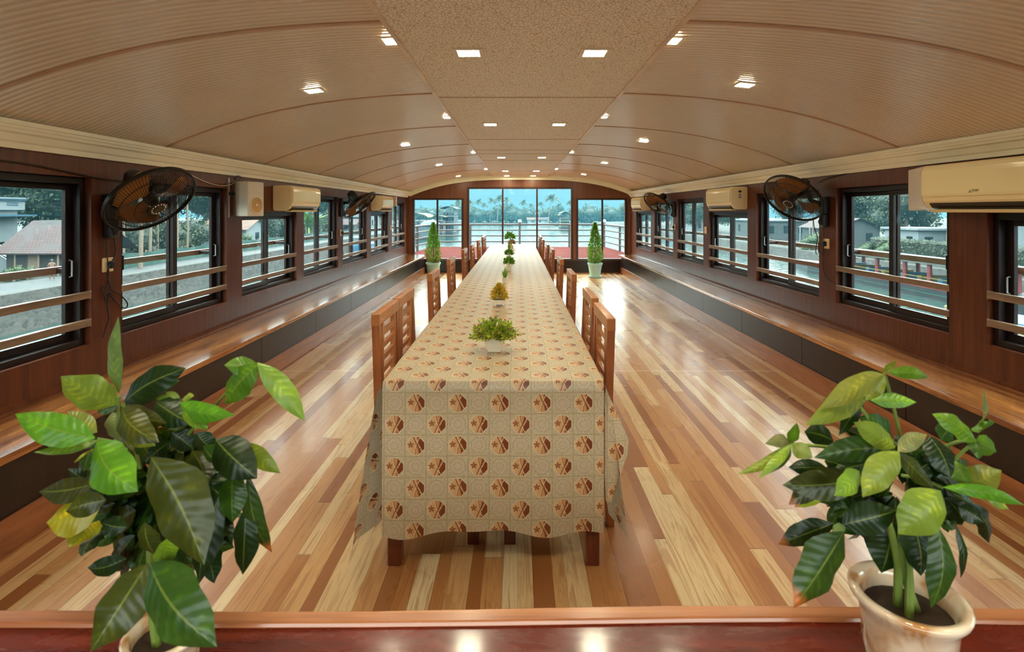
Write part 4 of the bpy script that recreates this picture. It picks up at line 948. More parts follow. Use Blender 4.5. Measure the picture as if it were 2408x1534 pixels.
# ------------------------------------------------------------ loudspeakers
def speaker(side, y, z, s, rot, label):
    o = wpos(side, y, 0, z); e = thing('loudspeaker', label, 'speaker', o, 0, 'white wall loudspeakers')
    c = Vector((0.125, 0, 0)); Q = Matrix.Rotation(rot, 3, 'Z'); S_ = lambda p: (Q @ Vector(p)+c)*s
    poly = [(-0.105, -0.045), (-0.098, -0.062), (-0.02, -0.095), (0.075, -0.10), (0.075, 0.10), (-0.02, 0.095), (-0.098, 0.062), (-0.105, 0.045)]
    n = len(poly); vs = [S_((p[0], p[1], zz)) for zz in (0.0, 0.31) for p in poly]
    b = MB(); b.add(vs, [tuple(range(n))[::-1], tuple(range(n, 2*n))]+[(i, (i+1) % n, n+(i+1) % n, n+i) for i in range(n)])
    b.build('cabinet', M['speaker'], e, bevel=0.008*s)
    D = lambda prof, yy, zz, mat, nm, sc=1.0: MB().lathe([(r*s, q*s) for r, q in prof], 32, S_((0.0755, yy, zz)), Q @ Matrix.Rotation(PI/2, 3, 'Y'), caps=False).build(nm, M[mat], e, smooth=True)
    D([(0.080, 0.0), (0.080, 0.005), (0.072, 0.008), (0.068, 0.003)], 0, 0.10, 'speaker', 'woofer_ring')
    wf = D([(0.070, 0.004), (0.055, 0.001), (0.022, 0.0008), (0.001, 0.006)], 0, 0.10, 'cone', 'woofer_cone')
    D([(0.013, 0.003), (0.011, 0.009), (0.001, 0.012)], 0, 0.10, 'screw', 'dust_cap')
    vs = [S_((0.0765, yy, zz)) for yy, zz in ((-0.075, 0.20), (0.075, 0.20), (0.085, 0.295), (-0.085, 0.295))]+[S_((0.0765+0.004, yy, zz)) for yy, zz in ((-0.018, 0.225), (0.018, 0.225), (0.022, 0.272), (-0.022, 0.272))]
    MB().add(vs, [(0, 1, 5, 4), (1, 2, 6, 5), (2, 3, 7, 6), (3, 0, 4, 7), (4, 5, 6, 7)]).build('horn', M['speaker'], e)
    MB().box(0.0005, 0.004, -0.13*s, -0.10*s, -0.01, 0.34*s).build('mounting_strip', M['steel'], e)
    b = MB(); b.bar((0.004, -0.06*s, 0.20*s), S_((-0.09, 0, 0.20)), 0.02*s); b.bar((0.002, -0.12*s, 0.2*s), (0.002, -0.04*s, 0.2*s), 0.01, 0.03); b.build('bracket', M['black'], e); return e
speaker(-1, 4.88, 1.395, 1.0, -0.26, 'white loudspeaker with tan cone on the left wall between windows and air conditioner')
speaker(-1, 10.82, 1.54, 0.62, 0.0, 'small pale loudspeaker on the left wall behind the far air conditioner')

# ------------------------------------------------------------ plants standing on the counter
def broad_leaf(b, root, tip, wd, tint, facing, arch=0.12, bend=0.1, brown=False):
    root, tip = Vector(root), Vector(tip); ax_ = tip-root; L = ax_.length; d = ax_/L; u = Vector(facing); u = (u-d*u.dot(d)).normalized(); s = d.cross(u)
    prof = [0.03, 0.42, 0.74, 0.92, 1.0, 1.0, 0.95, 0.82, 0.60, 0.30, 0.0]; n = len(prof)-1; vs = []; uv = []; cols = []
    ph = R.uniform(0, 6)
    for i, q in enumerate(prof):
        t = i/n; c = root+ax_*t+u*(arch*L*math.sin(PI*t))+s*(bend*L*math.sin(PI*t))
        for j in range(7):
            v = (j-3)/3; off = v*wd/2*q
            hgt = -abs(v)**1.2*wd*q*0.13+0.010*wd/0.08*math.sin(t*15+ph)*abs(v)**2*q*0.6
            vs.append(c+s*off+u*hgt); uv.append((t, v))
    fs = [(i*7+j, i*7+j+1, (i+1)*7+j+1, (i+1)*7+j) for i in range(n) for j in range(6)]
    b.cur = tint; o = len(b.tint) if b.tint else 0
    b.add(vs, fs, uvs=uv)
    if brown:
        for i in range(len(vs)):
            t = uv[i][0]
            if t > 0.82: b.tint[-len(vs)+i] = (0.30, 0.09, 0.02)
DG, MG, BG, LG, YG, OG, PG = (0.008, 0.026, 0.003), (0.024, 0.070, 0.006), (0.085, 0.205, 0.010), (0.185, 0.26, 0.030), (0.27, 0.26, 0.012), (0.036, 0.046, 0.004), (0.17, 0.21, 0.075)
def big_plant(name, sc, ox, oy, D0, leaves, stems, pot_px, label, seed, core):
    rr = random.Random(seed)
    px, py, Dp, rad = pot_px; c = P(px, py, Dp); zb = 0.745
    base = Vector((c.x, Dp, zb)); e = thing(name, label, 'plant', base, 0, 'leafy house plants in glazed pots on the front counter')
    h = c.z-zb
    MB().lathe([(rad*0.62, 0.0), (rad*0.72, 0.01), (rad*0.82, h*0.35), (rad*0.88, h*0.72), (rad*0.93, h*0.82), (rad*1.08, h*0.92), (rad*1.10, h*0.975), (rad*1.04, h), (rad*0.93, h*0.99), (rad*0.84, h*0.88), (rad*0.80, h*0.6)], 48, caps=False).build('pot', M['glaze'], e, smooth='all')
    MB().lathe([(0.001, h*0.78), (rad*0.5, h*0.80), (rad*0.82, h*0.77)], 24, caps=False).build('soil', M['soil'], e, smooth=True)
    Pw = lambda x, y, dd: P(ox+x/sc, oy+y/sc, D0+dd)
    trunk_top = Pw(*core[0], 0.0)
    st = MB()
    for q in range(3):
        a = q*2.1; s0 = base+Vector((0.014*math.cos(a), 0.014*math.sin(a), h*0.76)); s1 = Pw(core[0][0]+rr.uniform(-60, 60), core[0][1]+rr.uniform(-60, 60), rr.uniform(-.03, .03))
        st.tube(smoothpts([s0, s0.lerp(s1, 0.5)+Vector((rr.uniform(-.01, .01), 0, 0)), s1], 4), [0.006]*4+[0.005]*4+[0.0035], 7)
    for (a, c_) in stems:
        p0 = Pw(*a, 0.02); p1 = Pw(*c_, 0.0); st.tube(smoothpts([p0, p0.lerp(p1, 0.5)+Vector((0, 0, 0.004)), p1], 4), 0.0026, 6)
    st.build('stems', M['stem'], e, off=base, smooth=True)
    b = MB()
    for lf in leaves:
        (x0, y0), (x1, y1), wd, tint = lf[:4]; opt = lf[4] if len(lf) > 4 else {}
        d0 = opt.get('d', 0.0); p0 = Pw(x0, y0, d0); p1 = Pw(x1, y1, d0+opt.get('t', rr.uniform(-0.05, 0.02)))
        fc = Vector((rr.uniform(-.25, .25), -1, rr.uniform(0.25, 0.75)))
        w_ = wd/sc*(D0+d0)/F*1.02
        broad_leaf(b, p0, p1, w_, tuple(min(1, k*rr.uniform(0.85, 1.2)) for k in tint), fc, rr.uniform(0.04, 0.12), rr.uniform(-0.06, 0.06), opt.get('brown', False))
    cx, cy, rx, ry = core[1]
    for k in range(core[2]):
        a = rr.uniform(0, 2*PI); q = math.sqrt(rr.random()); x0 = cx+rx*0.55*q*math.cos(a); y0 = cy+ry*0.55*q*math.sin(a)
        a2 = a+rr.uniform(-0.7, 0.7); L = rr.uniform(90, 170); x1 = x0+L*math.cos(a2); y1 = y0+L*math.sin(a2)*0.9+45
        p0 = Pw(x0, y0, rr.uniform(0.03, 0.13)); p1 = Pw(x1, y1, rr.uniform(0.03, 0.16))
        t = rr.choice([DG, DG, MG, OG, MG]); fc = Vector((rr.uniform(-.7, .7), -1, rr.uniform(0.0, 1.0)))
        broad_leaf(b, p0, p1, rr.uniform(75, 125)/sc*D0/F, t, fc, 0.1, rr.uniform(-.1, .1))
    b.build('foliage', M['leaf'], e, off=base, smooth='all'); return e
def glaze():
    g = G('cream_and_brown_glaze'); f = g.noise(g.coord(scale=(1, 1, 0.6)), 14, 4, 0.6)
    g.set(g.ramp(f, [(0.36, (0.42, 0.20, 0.07)), (0.46, (0.66, 0.50, 0.34)), (0.7, (0.76, 0.66, 0.52))]), 0.12, coat=0.5); return g.m
M['glaze'] = glaze()
f_ = {'d': -0.03}; g_ = {'d': -0.06}; k_ = {'d': 0.06}
LEFT = [((525, 390), (525, 45), 66, PG, {'d': 0.02}), ((512, 450), (268, 312), 150, LG), ((545, 430), (825, 275), 135, DG, {'d': 0.02}), ((545, 425), (800, 330), 80, MG, {'d': 0.03}),
 ((420, 585), (68, 478), 130, BG, f_), ((430, 560), (298, 468), 85, LG, k_), ((440, 595), (150, 648), 50, BG), ((470, 600), (210, 625), 60, MG, k_),
 ((795, 430), (1040, 482), 78, BG, f_), ((810, 435), (920, 548), 85, BG, f_), ((795, 425), (735, 380), 40, LG), ((800, 425), (860, 398), 35, LG), ((790, 430), (690, 410), 45, LG),
 ((1140, 262), (995, 435), 125, BG, f_), ((1140, 258), (993, 262), 80, BG), ((1140, 250), (1352, 512), 92, LG, f_), ((1140, 258), (1245, 300), 36, BG), ((1140, 255), (1145, 300), 20, BG),
 ((560, 440), (740, 520), 70, OG, f_), ((540, 450), (705, 605), 115, OG, f_), ((690, 425), (845, 525), 120, DG), ((520, 440), (430, 470), 60, MG), ((500, 470), (530, 600), 90, PG, {'d': 0.01}),
 ((430, 600), (612, 822), 172, BG, g_), ((410, 640), (335, 690), 70, LG, g_), ((560, 520), (690, 620), 80, LG, {'d': -0.01}), ((620, 560), (700, 690), 90, MG, {'d': 0.0}), ((400, 640), (370, 735), 50, MG, f_),
 ((670, 670), (905, 1150), 235, OG, {'d': -0.10, 't': -0.04}), ((415, 790), (173, 822), 105, OG, f_), ((430, 790), (300, 720), 60, DG, k_), ((440, 900), (205, 960), 150, YG, f_), ((440, 950), (300, 1070), 110, YG, {'d': 0.0}), ((470, 860), (290, 910), 100, OG, {'d': -0.05}),
 ((450, 1005), (360, 1112), 82, DG, f_), ((640, 960), (700, 1112), 92, OG, {'d': -0.06}), ((760, 1015), (725, 1165), 95, BG, {'d': -0.08}), ((560, 1120), (388, 1160), 80, DG), ((560, 980), (450, 960), 80, DG, {'d': -0.05}),
 ((655, 1140), (400, 1532), 195, OG, {'d': -0.10, 't': -0.05}), ((665, 1140), (962, 1512), 225, MG, {'d': -0.12, 't': -0.06}),
 ((955, 590), (1140, 765), 155, DG, f_), ((1080, 605), (1243, 742), 72, LG), ((1030, 740), (1030, 962), 115, MG, {'d': -0.04}), ((1100, 750), (1205, 1092), 82, MG, {'brown': True}),
 ((1090, 890), (1075, 1192), 112, DG), ((975, 830), (880, 1235), 135, DG, {'d': 0.03}), ((930, 1060), (950, 1230), 90, DG, k_), ((900, 620), (1010, 720), 90, MG), ((870, 560), (960, 640), 80, DG), ((850, 640), (920, 800), 90, OG), ((760, 560), (860, 640), 90, DG), ((760, 600), (640, 700), 90, DG)]
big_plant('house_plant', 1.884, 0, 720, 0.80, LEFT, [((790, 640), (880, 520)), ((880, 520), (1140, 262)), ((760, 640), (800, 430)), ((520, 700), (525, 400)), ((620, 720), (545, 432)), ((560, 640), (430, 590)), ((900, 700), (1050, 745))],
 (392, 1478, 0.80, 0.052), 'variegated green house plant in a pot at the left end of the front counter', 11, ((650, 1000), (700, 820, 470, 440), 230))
RIGHT = [((815, 130), (488, 305), 105, LG, f_), ((815, 125), (872, 58), 50, LG), ((830, 122), (1042, 146), 62, BG), ((815, 135), (722, 262), 75, LG, f_), ((745, 262), (978, 272), 72, BG), ((800, 125), (600, 180), 60, LG, {'d': 0.01}),
 ((720, 262), (415, 388), 100, LG, f_), ((720, 255), (500, 262), 72, BG), ((710, 270), (585, 440), 75, DG, {'d': 0.02}), ((700, 290), (730, 360), 50, LG),
 ((872, 510), (458, 552), 120, MG, f_), ((870, 500), (660, 372), 110, LG, f_), ((868, 498), (690, 345), 150, MG, {'d': 0.0}), ((860, 495), (600, 400), 90, DG, k_), ((560, 470), (410, 420), 110, DG, k_),
 ((892, 520), (705, 752), 135, LG, {'d': -0.08}), ((890, 530), (1065, 705), 92, OG, g_), ((882, 520), (1030, 435), 78, PG, f_), ((900, 500), (1010, 520), 60, MG),
 ((350, 480), (72, 636), 50, LG, f_), ((352, 485), (178, 658), 46, LG, f_), ((350, 480), (375, 375), 56, BG), ((350, 482), (452, 552), 82, LG, f_), ((345, 478), (212, 482), 62, PG), ((345, 490), (240, 630), 50, OG),
 ((700, 650), (300, 690), 145, OG, f_), ((690, 620), (560, 745), 100, LG, {'d': -0.06}), ((520, 650), (330, 790), 95, OG, {'brown': True}), ((520, 600), (330, 600), 80, DG), ((520, 740), (360, 800), 60, YG, {'brown': True}),
 ((560, 885), (278, 990), 112, DG, {'brown': True, 'd': -0.04}), ((612, 925), (355, 1312), 205, MG, {'brown': True, 'd': -0.07}), ((620, 900), (545, 950), 60, PG, f_),
 ((600, 890), (880, 820), 150, DG, f_), ((1100, 720), (885, 938), 195, LG, {'d': -0.07}), ((1280, 470), (1055, 330), 112, BG, f_), ((1275, 470), (1382, 522), 100, BG), ((1285, 385), (1312, 200), 58, PG), ((1255, 405), (1372, 375), 92, BG), ((1250, 440), (1290, 560), 70, MG),
 ((1195, 690), (1408, 615), 135, LG, {'d': 0.0}), ((1110, 700), (1522, 792), 66, BG, f_), ((1330, 745), (1445, 812), 50, LG), ((1250, 780), (1345, 985), 105, DG), ((1175, 890), (1200, 1162), 44, DG, f_), ((1190, 800), (1320, 880), 90, DG),
 ((1085, 900), (1050, 1312), 130, MG, {'d': -0.05, 't': -0.02}), ((860, 880), (800, 1135), 175, DG, {'d': 0.02}), ((960, 880), (1000, 1150), 170, DG, {'d': 0.0}), ((900, 870), (900, 1090), 150, DG, k_),
 ((1040, 440), (1150, 655), 135, DG), ((1150, 560), (1230, 700), 100, BG, {'d': 0.01}), ((1100, 460), (1160, 390), 90, MG), ((1020, 500), (1130, 560), 100, DG, k_), ((760, 560), (560, 610), 100, DG, k_), ((800, 760), (640, 860), 110, DG, k_)]
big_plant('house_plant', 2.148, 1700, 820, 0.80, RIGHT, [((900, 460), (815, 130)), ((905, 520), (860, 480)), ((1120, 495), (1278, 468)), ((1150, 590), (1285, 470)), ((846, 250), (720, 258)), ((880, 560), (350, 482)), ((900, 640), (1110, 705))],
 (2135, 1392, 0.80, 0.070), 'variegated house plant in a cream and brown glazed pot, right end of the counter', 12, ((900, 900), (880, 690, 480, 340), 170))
# ------------------------------------------------------------ outside: foredeck, water, banks, trees, boats, houses
K = 0.32
def ext(name, c, rough=0.8, var=0.25, scale=2.0): return plain(name, tuple(x*K for x in c), rough, 0, var, scale)
M['red_deck'] = plain('faded_red_deck_paint', (0.070, 0.0135, 0.010), 0.95, 0, 0.22, 3, spec=0.05)
M['deck_rail'] = plain('grey_brown_painted_tube', (0.030, 0.022, 0.020), 0.5, 0.0, 0.2)
M['globe'] = plain('white_globe', (0.22, 0.27, 0.30), 0.2)
dk = MB().prism([(-2.98, Y1+0.14), (3.02, Y1+0.14), (2.95, 15.4), (2.80, 17.3), (-2.74, 17.3), (-2.88, 15.4)], 0.05, 0.30, 'XY').build('foredeck', M['red_deck']); struct(dk)
ra = thing('deck_railing', 'railing of grey-brown tubes with white ball tops around the red foredeck', 'railing', (0, 17.2, 0.30)); ro = Vector((0, 17.2, 0.30))
line = [(-2.93, 13.0), (-2.84, 15.3), (-2.70, 17.2), (2.76, 17.2), (2.90, 15.3), (2.96, 13.0)]
for z in (1.02, 0.84, 0.66, 0.475):
    b = MB()
    for a, c in zip(line, line[1:]): b.tube([(a[0], a[1], z), (c[0], c[1], z)], 0.030 if z > 1 else 0.022, 8)
    b.build('rail', M['deck_rail'], ra, off=ro, smooth=True)
for (x, y, ball) in ((-2.93, 13.0, 0), (-2.84, 15.3, 0), (-2.70, 17.2, 1), (-1.50, 17.2, 0), (0.07, 17.2, 1), (1.65, 17.2, 0), (2.76, 17.2, 1), (2.90, 15.3, 0), (2.96, 13.0, 0)):
    p_ = MB().tube([(x, y, 0.30), (x, y, 1.06 if ball else 1.02)], 0.034, 10).build('post', M['deck_rail'], ra, off=ro, smooth=True)
    if ball: MB().ball((x, y, 1.115), 0.065, 16, 10).build('ball_finial', M['globe'], p_, off=ro, smooth=True)

ZW = -5.4
def water_mat():
    g = G('river_water'); f = g.noise(g.coord(scale=(1, 1, 1)), 1.1, 5, 0.6); g.set((0.012, 0.035, 0.030), 0.06, spec=0.33); g.bump(f, 0.35, 0.25); return g.m
struct(MB().box(-520, 520, -60, 520, ZW-0.3, ZW).build('water', water_mat()))
def stone_mat():
    g = G('rubble_stone_wall'); v = g.coord(scale=(1, 1, 1.5)); c = g.vor(v, 2.7, 'F1', 1); d = g.vor(v, 2.7, 'DISTANCE_TO_EDGE')
    bw = g.n('ShaderNodeRGBToBW'); g.put(bw.inputs[0], c)
    col = g.ramp(bw.outputs[0], [(0.1, (0.016, 0.014, 0.012)), (0.5, (0.028, 0.026, 0.022)), (0.9, (0.045, 0.042, 0.036))])
    col = g.mix(g.ramp(d, [(0.02, (1, 1, 1)), (0.09, (0, 0, 0))]), col, (0.038, 0.036, 0.031))
    g.set(col, 0.95); g.bump(d, 0.3, 0.10); return g.m
M['stone'] = stone_mat()
M['path'] = ext('concrete_path', (0.075, 0.080, 0.080)); M['ground'] = ext('leaf_littered_ground', (0.035, 0.036, 0.020), 0.95, 0.5, 0.6)
M['plaster'] = ext('white_plaster', (0.34, 0.40, 0.42), 0.8, 0.06); M['plaster2'] = ext('grey_plaster', (0.10, 0.115, 0.115), 0.8, 0.1)
M['blue_trim'] = ext('blue_paint', (0.02, 0.13, 0.21)); M['tile_dark'] = None
M['netting'] = ext('green_net', (0.012, 0.105, 0.075), 0.7, 0.2, 1.5); M['plank'] = wood('grey_planks', (0.012, 0.010, 0.009), (0.032, 0.027, 0.023), 'Z', 3, 0.1, 0.8)
M['win_dark'] = ext('dark_window', (0.015, 0.02, 0.025), 0.2)
def tile_mat(name, a, bcol):
    g = G(name); br = g.n('ShaderNodeTexBrick'); g.put(br.inputs['Vector'], g.coord('UV')); br.inputs['Scale'].default_value = 1.0
    br.inputs['Brick Width'].default_value = 0.26; br.inputs['Row Height'].default_value = 0.24; br.inputs['Mortar Size'].default_value = 0.03
    br.inputs['Color1'].default_value = (*a, 1); br.inputs['Color2'].default_value = (*bcol, 1); br.inputs['Mortar'].default_value = (a[0]*0.3, a[1]*0.3, a[2]*0.3, 1)
    f = g.noise(g.coord(), 0.9, 4); col = g.mix(g.ramp(f, [(0.4, (0, 0, 0)), (0.65, (0.6, 0.6, 0.6))]), br.outputs[0], (0.035, 0.03, 0.03))
    g.set(col, 0.85); g.bump(br.outputs[1], 0.5, -0.05); return g.m
M['tile_red'] = tile_mat('weathered_red_tiles', (0.060, 0.026, 0.022), (0.040, 0.020, 0.018)); M['tile_orange'] = tile_mat('orange_tiles', (0.15, 0.070, 0.036), (0.12, 0.055, 0.03)); M['tile_grey'] = tile_mat('grey_tiles', (0.034, 0.042, 0.046), (0.024, 0.030, 0.036))
# banks
GZL, GZR = -3.2, -4.1
bl = MB().prism([(-28.0, ZW-0.2), (-28.35, GZL), (-28.9, GZL), (-28.9, ZW-0.2)], -40, 290, 'XZ').build('stone_embankment', M['stone']); tag(bl, 'rubble stone retaining wall along the left river bank', 'wall')
struct(MB().box(-33.0, -28.9, -40, 290, ZW-0.2, GZL-0.01).build('path', M['path'])); struct(MB().box(-520, -33.0, -40, 290, ZW-0.2, GZL-0.03).build('ground_left', M['ground']))
br_ = MB().prism([(40.0, ZW-0.2), (40.5, GZR), (41.2, GZR), (41.2, ZW-0.2)], -40, 290, 'XZ').build('stone_embankment', M['stone']); tag(br_, 'low stone retaining wall along the right river bank', 'wall')
struct(MB().box(41.2, 520, -40, 290, ZW-0.2, GZR-0.01).build('ground_right', M['ground'])); struct(MB().box(-520, 520, 300, 520, ZW-0.2, -4.9).build('ground_far', M['ground']))

# trees
WORDS = ['first', 'second', 'third', 'fourth', 'fifth', 'sixth', 'seventh', 'eighth', 'ninth', 'tenth', 'eleventh', 'twelfth', 'thirteenth', 'fourteenth', 'fifteenth', 'sixteenth', 'seventeenth', 'eighteenth', 'nineteenth']
def word(i): return WORDS[i] if i < 19 else (['twentieth', 'thirtieth'][i//10-1+0] if False else ('twentieth' if i == 19 else 'thirtieth' if i == 29 else ('twenty-' if i < 29 else 'thirty-')+WORDS[(i+1) % 10-1]))
def tree_parts(seed, r, hz, n, tints, trunk_h, blob=5, leaf=0.5):
    rr = random.Random(seed); b = MB(); cs = []
    for k in range(blob):
        a = rr.uniform(0, 2*PI); q = rr.uniform(0.2, 0.6)*r; cs.append((Vector((q*math.cos(a), q*math.sin(a), trunk_h+hz*rr.uniform(-0.6, 0.65))), r*rr.uniform(0.42, 0.66)))
    cs.append((Vector((0, 0, trunk_h)), r*0.7))
    for c, q in cs:
        b.cur = tints[0]; b.ball(c, q*0.78, 10, 7, sc=(1, 1, 0.85))
    for k in range(n):
        c, q = rr.choice(cs); d = Vector((rr.gauss(0, 1), rr.gauss(0, 1), rr.gauss(0, 1))).normalized(); p = c+Vector((d.x*q, d.y*q, d.z*q*0.85))*rr.uniform(0.78, 1.08)
        u = Vector((rr.gauss(0, 1), rr.gauss(0, 1), rr.gauss(0, 1))).normalized(); w_ = d.cross(u).normalized(); L = leaf*rr.uniform(0.6, 1.3)
        u2 = (u+d*0.4).normalized()
        b.cur = rr.choice(tints); b.add([p, p+u2*L*0.5+w_*L*0.28, p+u2*L, p+u2*L*0.5-w_*L*0.28], [(0, 1, 2, 3)])
    t = MB().tube(smoothpts([(0, 0, 0), (rr.uniform(-.4, .4), rr.uniform(-.3, .3), trunk_h*0.5), (0, 0, trunk_h+hz*0.3)], 3), [0.32, 0.3, 0.27, 0.24, 0.22, 0.18, 0.12], 8)
    for k in range(4):
        a = rr.uniform(0, 2*PI); t.tube([(0, 0, trunk_h*0.62), (math.cos(a)*r*0.3, math.sin(a)*r*0.3, trunk_h*0.9), (math.cos(a)*r*0.6, math.sin(a)*r*0.6, trunk_h*1.05)], [0.13, 0.09, 0.04], 6)
    return b, t
T1_ = [(0.010, 0.024, 0.010), (0.018, 0.042, 0.014), (0.030, 0.064, 0.018), (0.046, 0.085, 0.026)]; T2_ = [(0.016, 0.028, 0.010), (0.036, 0.058, 0.016), (0.060, 0.085, 0.024)]
M['tree'] = leaf_mat('tree_leaf', 0.6, 0.15, False)
T1 = [tuple(x*0.52 for x in t) for t in T1_]; T2 = [tuple(x*0.52 for x in t) for t in T2_]
def make_tree(label, seed, tints, r=4.6, hz=4.2, th=6.0, n=3400, group='trees', leaf=0.5):
    e = thing('broadleaf_tree', label, 'tree', group=group); b, t = tree_parts(seed, r, hz, n, tints, th, leaf=leaf)
    t.build('trunk', M['bark'], e, smooth=True); b.build('crown', M['tree'], e); return e
def make_palm(label, seed, h=10.0, group='palms', lean=1.2):
    rr = random.Random(seed); e = thing('coconut_palm', label, 'palm', group=group)
    top = Vector((lean, 0.2, h)); pts = smoothpts([(0, 0, 0), (lean*0.1, 0, h*0.35), (lean*0.5, 0.1, h*0.72), top], 4)
    MB().tube(pts, [0.16-0.08*i/(len(pts)-1) for i in range(len(pts))], 8).build('trunk', M['bark'], e, smooth=True)
    b = MB()
    for k in range(20):
        a = 2*PI*k/20+rr.uniform(-.15, .15); el = rr.uniform(-0.25, 1.15); L = rr.uniform(3.2, 4.2); d = Vector((math.cos(a)*math.cos(el), math.sin(a)*math.cos(el), math.sin(el)))
        pp = []; p = top.copy(); dd = d.copy()
        for i in range(9): pp.append(p.copy()); p += dd*L/8; dd = (dd+Vector((0, 0, -0.17-0.03*i))).normalized()
        b.cur = rr.choice([(0.020, 0.026, 0.009), (0.015, 0.024, 0.008)]); b.tube(pp, [0.04-0.003*i for i in range(9)], 4)
        for i in range(1, 9):
            t = (pp[i]-pp[i-1]).normalized(); s = t.cross(Vector((0, 0, 1))).normalized()
            for q in range(4):
                o = pp[i-1].lerp(pp[i], q/4)
                for sg in (-1, 1):
                    l = 1.05*math.sin(PI*min(1, (i-1+q/4)/8*0.9+0.12))+0.15; tipv = (s*sg*0.8+t*0.5+Vector((0, 0, -0.55))).normalized()*l*rr.uniform(0.8, 1.1)
                    b.cur = rr.choice([(0.012, 0.026, 0.008), (0.020, 0.036, 0.011), (0.032, 0.042, 0.013)])
                    b.add([o, o+tipv*0.5+t*0.07, o+tipv, o+tipv*0.5-t*0.03], [(0, 1, 2, 3)])
    b.build('fronds', M['tree'], e)
    c = MB()
    for k in range(6): a = 2*PI*k/6; c.ball(top+Vector((0.22*math.cos(a), 0.22*math.sin(a), -0.25)), 0.14, 8, 6)
    c.build('coconuts', M['stem'], e); return e
GA, GB, GC, GD = 'trees along the left bank', 'trees along the right bank', 'hazy trees on the far shore', 'hazy coconut palms on the far shore'
lb = 'dense green broadleaf tree behind the left river bank'; rb = 'dense green broadleaf tree behind the right river bank'; fb = 'hazy green tree on the far shore'; fp = 'hazy coconut palm on the far shore'
F0 = ', first from the camera'
TA = make_tree(lb+F0, 1, T1, group=GA, n=6500, leaf=0.36); TB = make_tree(rb+F0, 2, T2, group=GB, r=4.8, n=6500, leaf=0.36)
TCt = make_tree(fb+', first from the left', 3, T1, r=6.5, hz=3.0, th=4.5, n=1500, group=GC, leaf=1.1); PA = make_palm(fp+', first from the left', 4, 13.0, GD)
TSM = make_tree('x', 9, [(0.016, 0.034, 0.007), (0.032, 0.058, 0.011), (0.05, 0.078, 0.014)], r=1.7, hz=1.4, th=2.0, n=1500, leaf=0.22)
spots = []
for k in range(24):
    y = 24+k*8.2+R.uniform(-2, 2); x = -44.5-R.uniform(0, 5)-(2 if k % 3 == 0 else 0)
    if abs(y-41) < 5: x = -51
    spots.append((x, y, GZL, R.uniform(0.95, 1.35)))
for i, (x, y, z, s) in enumerate(spots):
    if i == 0: TA.location = (x, y, z); TA.scale = (s,)*3
    else: dup(TA, (x, y, z), R.uniform(0, 6.2), label=lb+', %s from the camera' % word(i), scale=(s, s, s*R.uniform(0.9, 1.15)))
spots = []
for k in range(24):
    y = 22+k*9.5+R.uniform(-2, 2); x = 57+R.uniform(0, 7)
    if y > 120: x = 47+R.uniform(0, 5)
    spots.append((x, y, GZR, R.uniform(0.9, 1.3)))
for i, (x, y, z, s) in enumerate(spots):
    if i == 0: TB.location = (x, y, z); TB.scale = (s,)*3
    else: dup(TB, (x, y, z), R.uniform(0, 6.2), label=rb+', %s from the camera' % word(i), scale=(s, s, s*R.uniform(0.9, 1.1)))
for k, (x, y, s) in enumerate(((-47, 54, 1.25), (-53, 61, 1.4), (-50.5, 49, 1.3), (-44, 50.5, 0.9))): dup(TA, (x, y, GZL), k*1.7, label='dark leafy tree close behind the brown hut, %s from the camera' % word(k), scale=s)
i = 0
for k in range(38):
    x = -98+k*5.2+R.uniform(-2, 2); y = 303+R.uniform(0, 14)
    if i == 0: TCt.location = (x, y, -4.9); i = 1
    else: dup(TCt, (x, y, -4.9), R.uniform(0, 6.2), label=fb+', %s from the left' % word(k), scale=R.uniform(0.75, 1.1))
# palms: photo pixel of each crown on the far shore
i = 0
for (px, py, D) in sorted(((1107, 476, 305), (1126, 474, 310), (1157, 472, 303), (1175, 466, 300), (1190, 470, 306), (1080, 480, 306), (1231, 476, 303), (1272, 480, 300), (1250, 484, 312), (1315, 483, 305), (1340, 477, 300), (1065, 486, 303), (1140, 482, 308), (1204, 484, 304))):
    p = P(px, py, D); s = (p.z+4.9)/13.0; o = PA if i == 0 else dup(PA, (0, 0, 0), label=fp+', %s from the left' % word(i), scale=1); i += 1
    o.location = (p.x-1.2*s, D, -4.9); o.scale = (s*1.1, s*1.1, s); o.rotation_euler = (0, 0, R.uniform(-0.5, 0.5))
p = P(1296, 466, 235); s = (p.z-ZW)/13.0
o = dup(PA, (p.x-1.2, 235, ZW), 0, label='tall coconut palm standing clear above the far trees, right of centre'); o.scale = (s*1.25, s*1.25, s)
MB().lathe([(5, -0.5), (4, 0.3), (2, 0.5), (0.01, 0.55)], 20, caps=False).build('islet', M['ground'], loc=(p.x-1.2, 235, ZW)).__setitem__('kind', 'structure')
o = dup(PA, (0, 0, 0), 0, label='hazy coconut palm above the grey houseboat, through the left end window'); p = P(1080, 474, 200); s = (p.z-GZL)/13.0; o.location = (p.x-1.0, 200, -5.3); o.scale = (s*.8, s*.8, (p.z+5.3)/13)
MB().lathe([(6, -0.5), (5, 0.2), (2, 0.4), (0.01, 0.45)], 20, caps=False).build('islet', M['ground'], loc=(p.x-1.0, 200, ZW)).__setitem__('kind', 'structure')
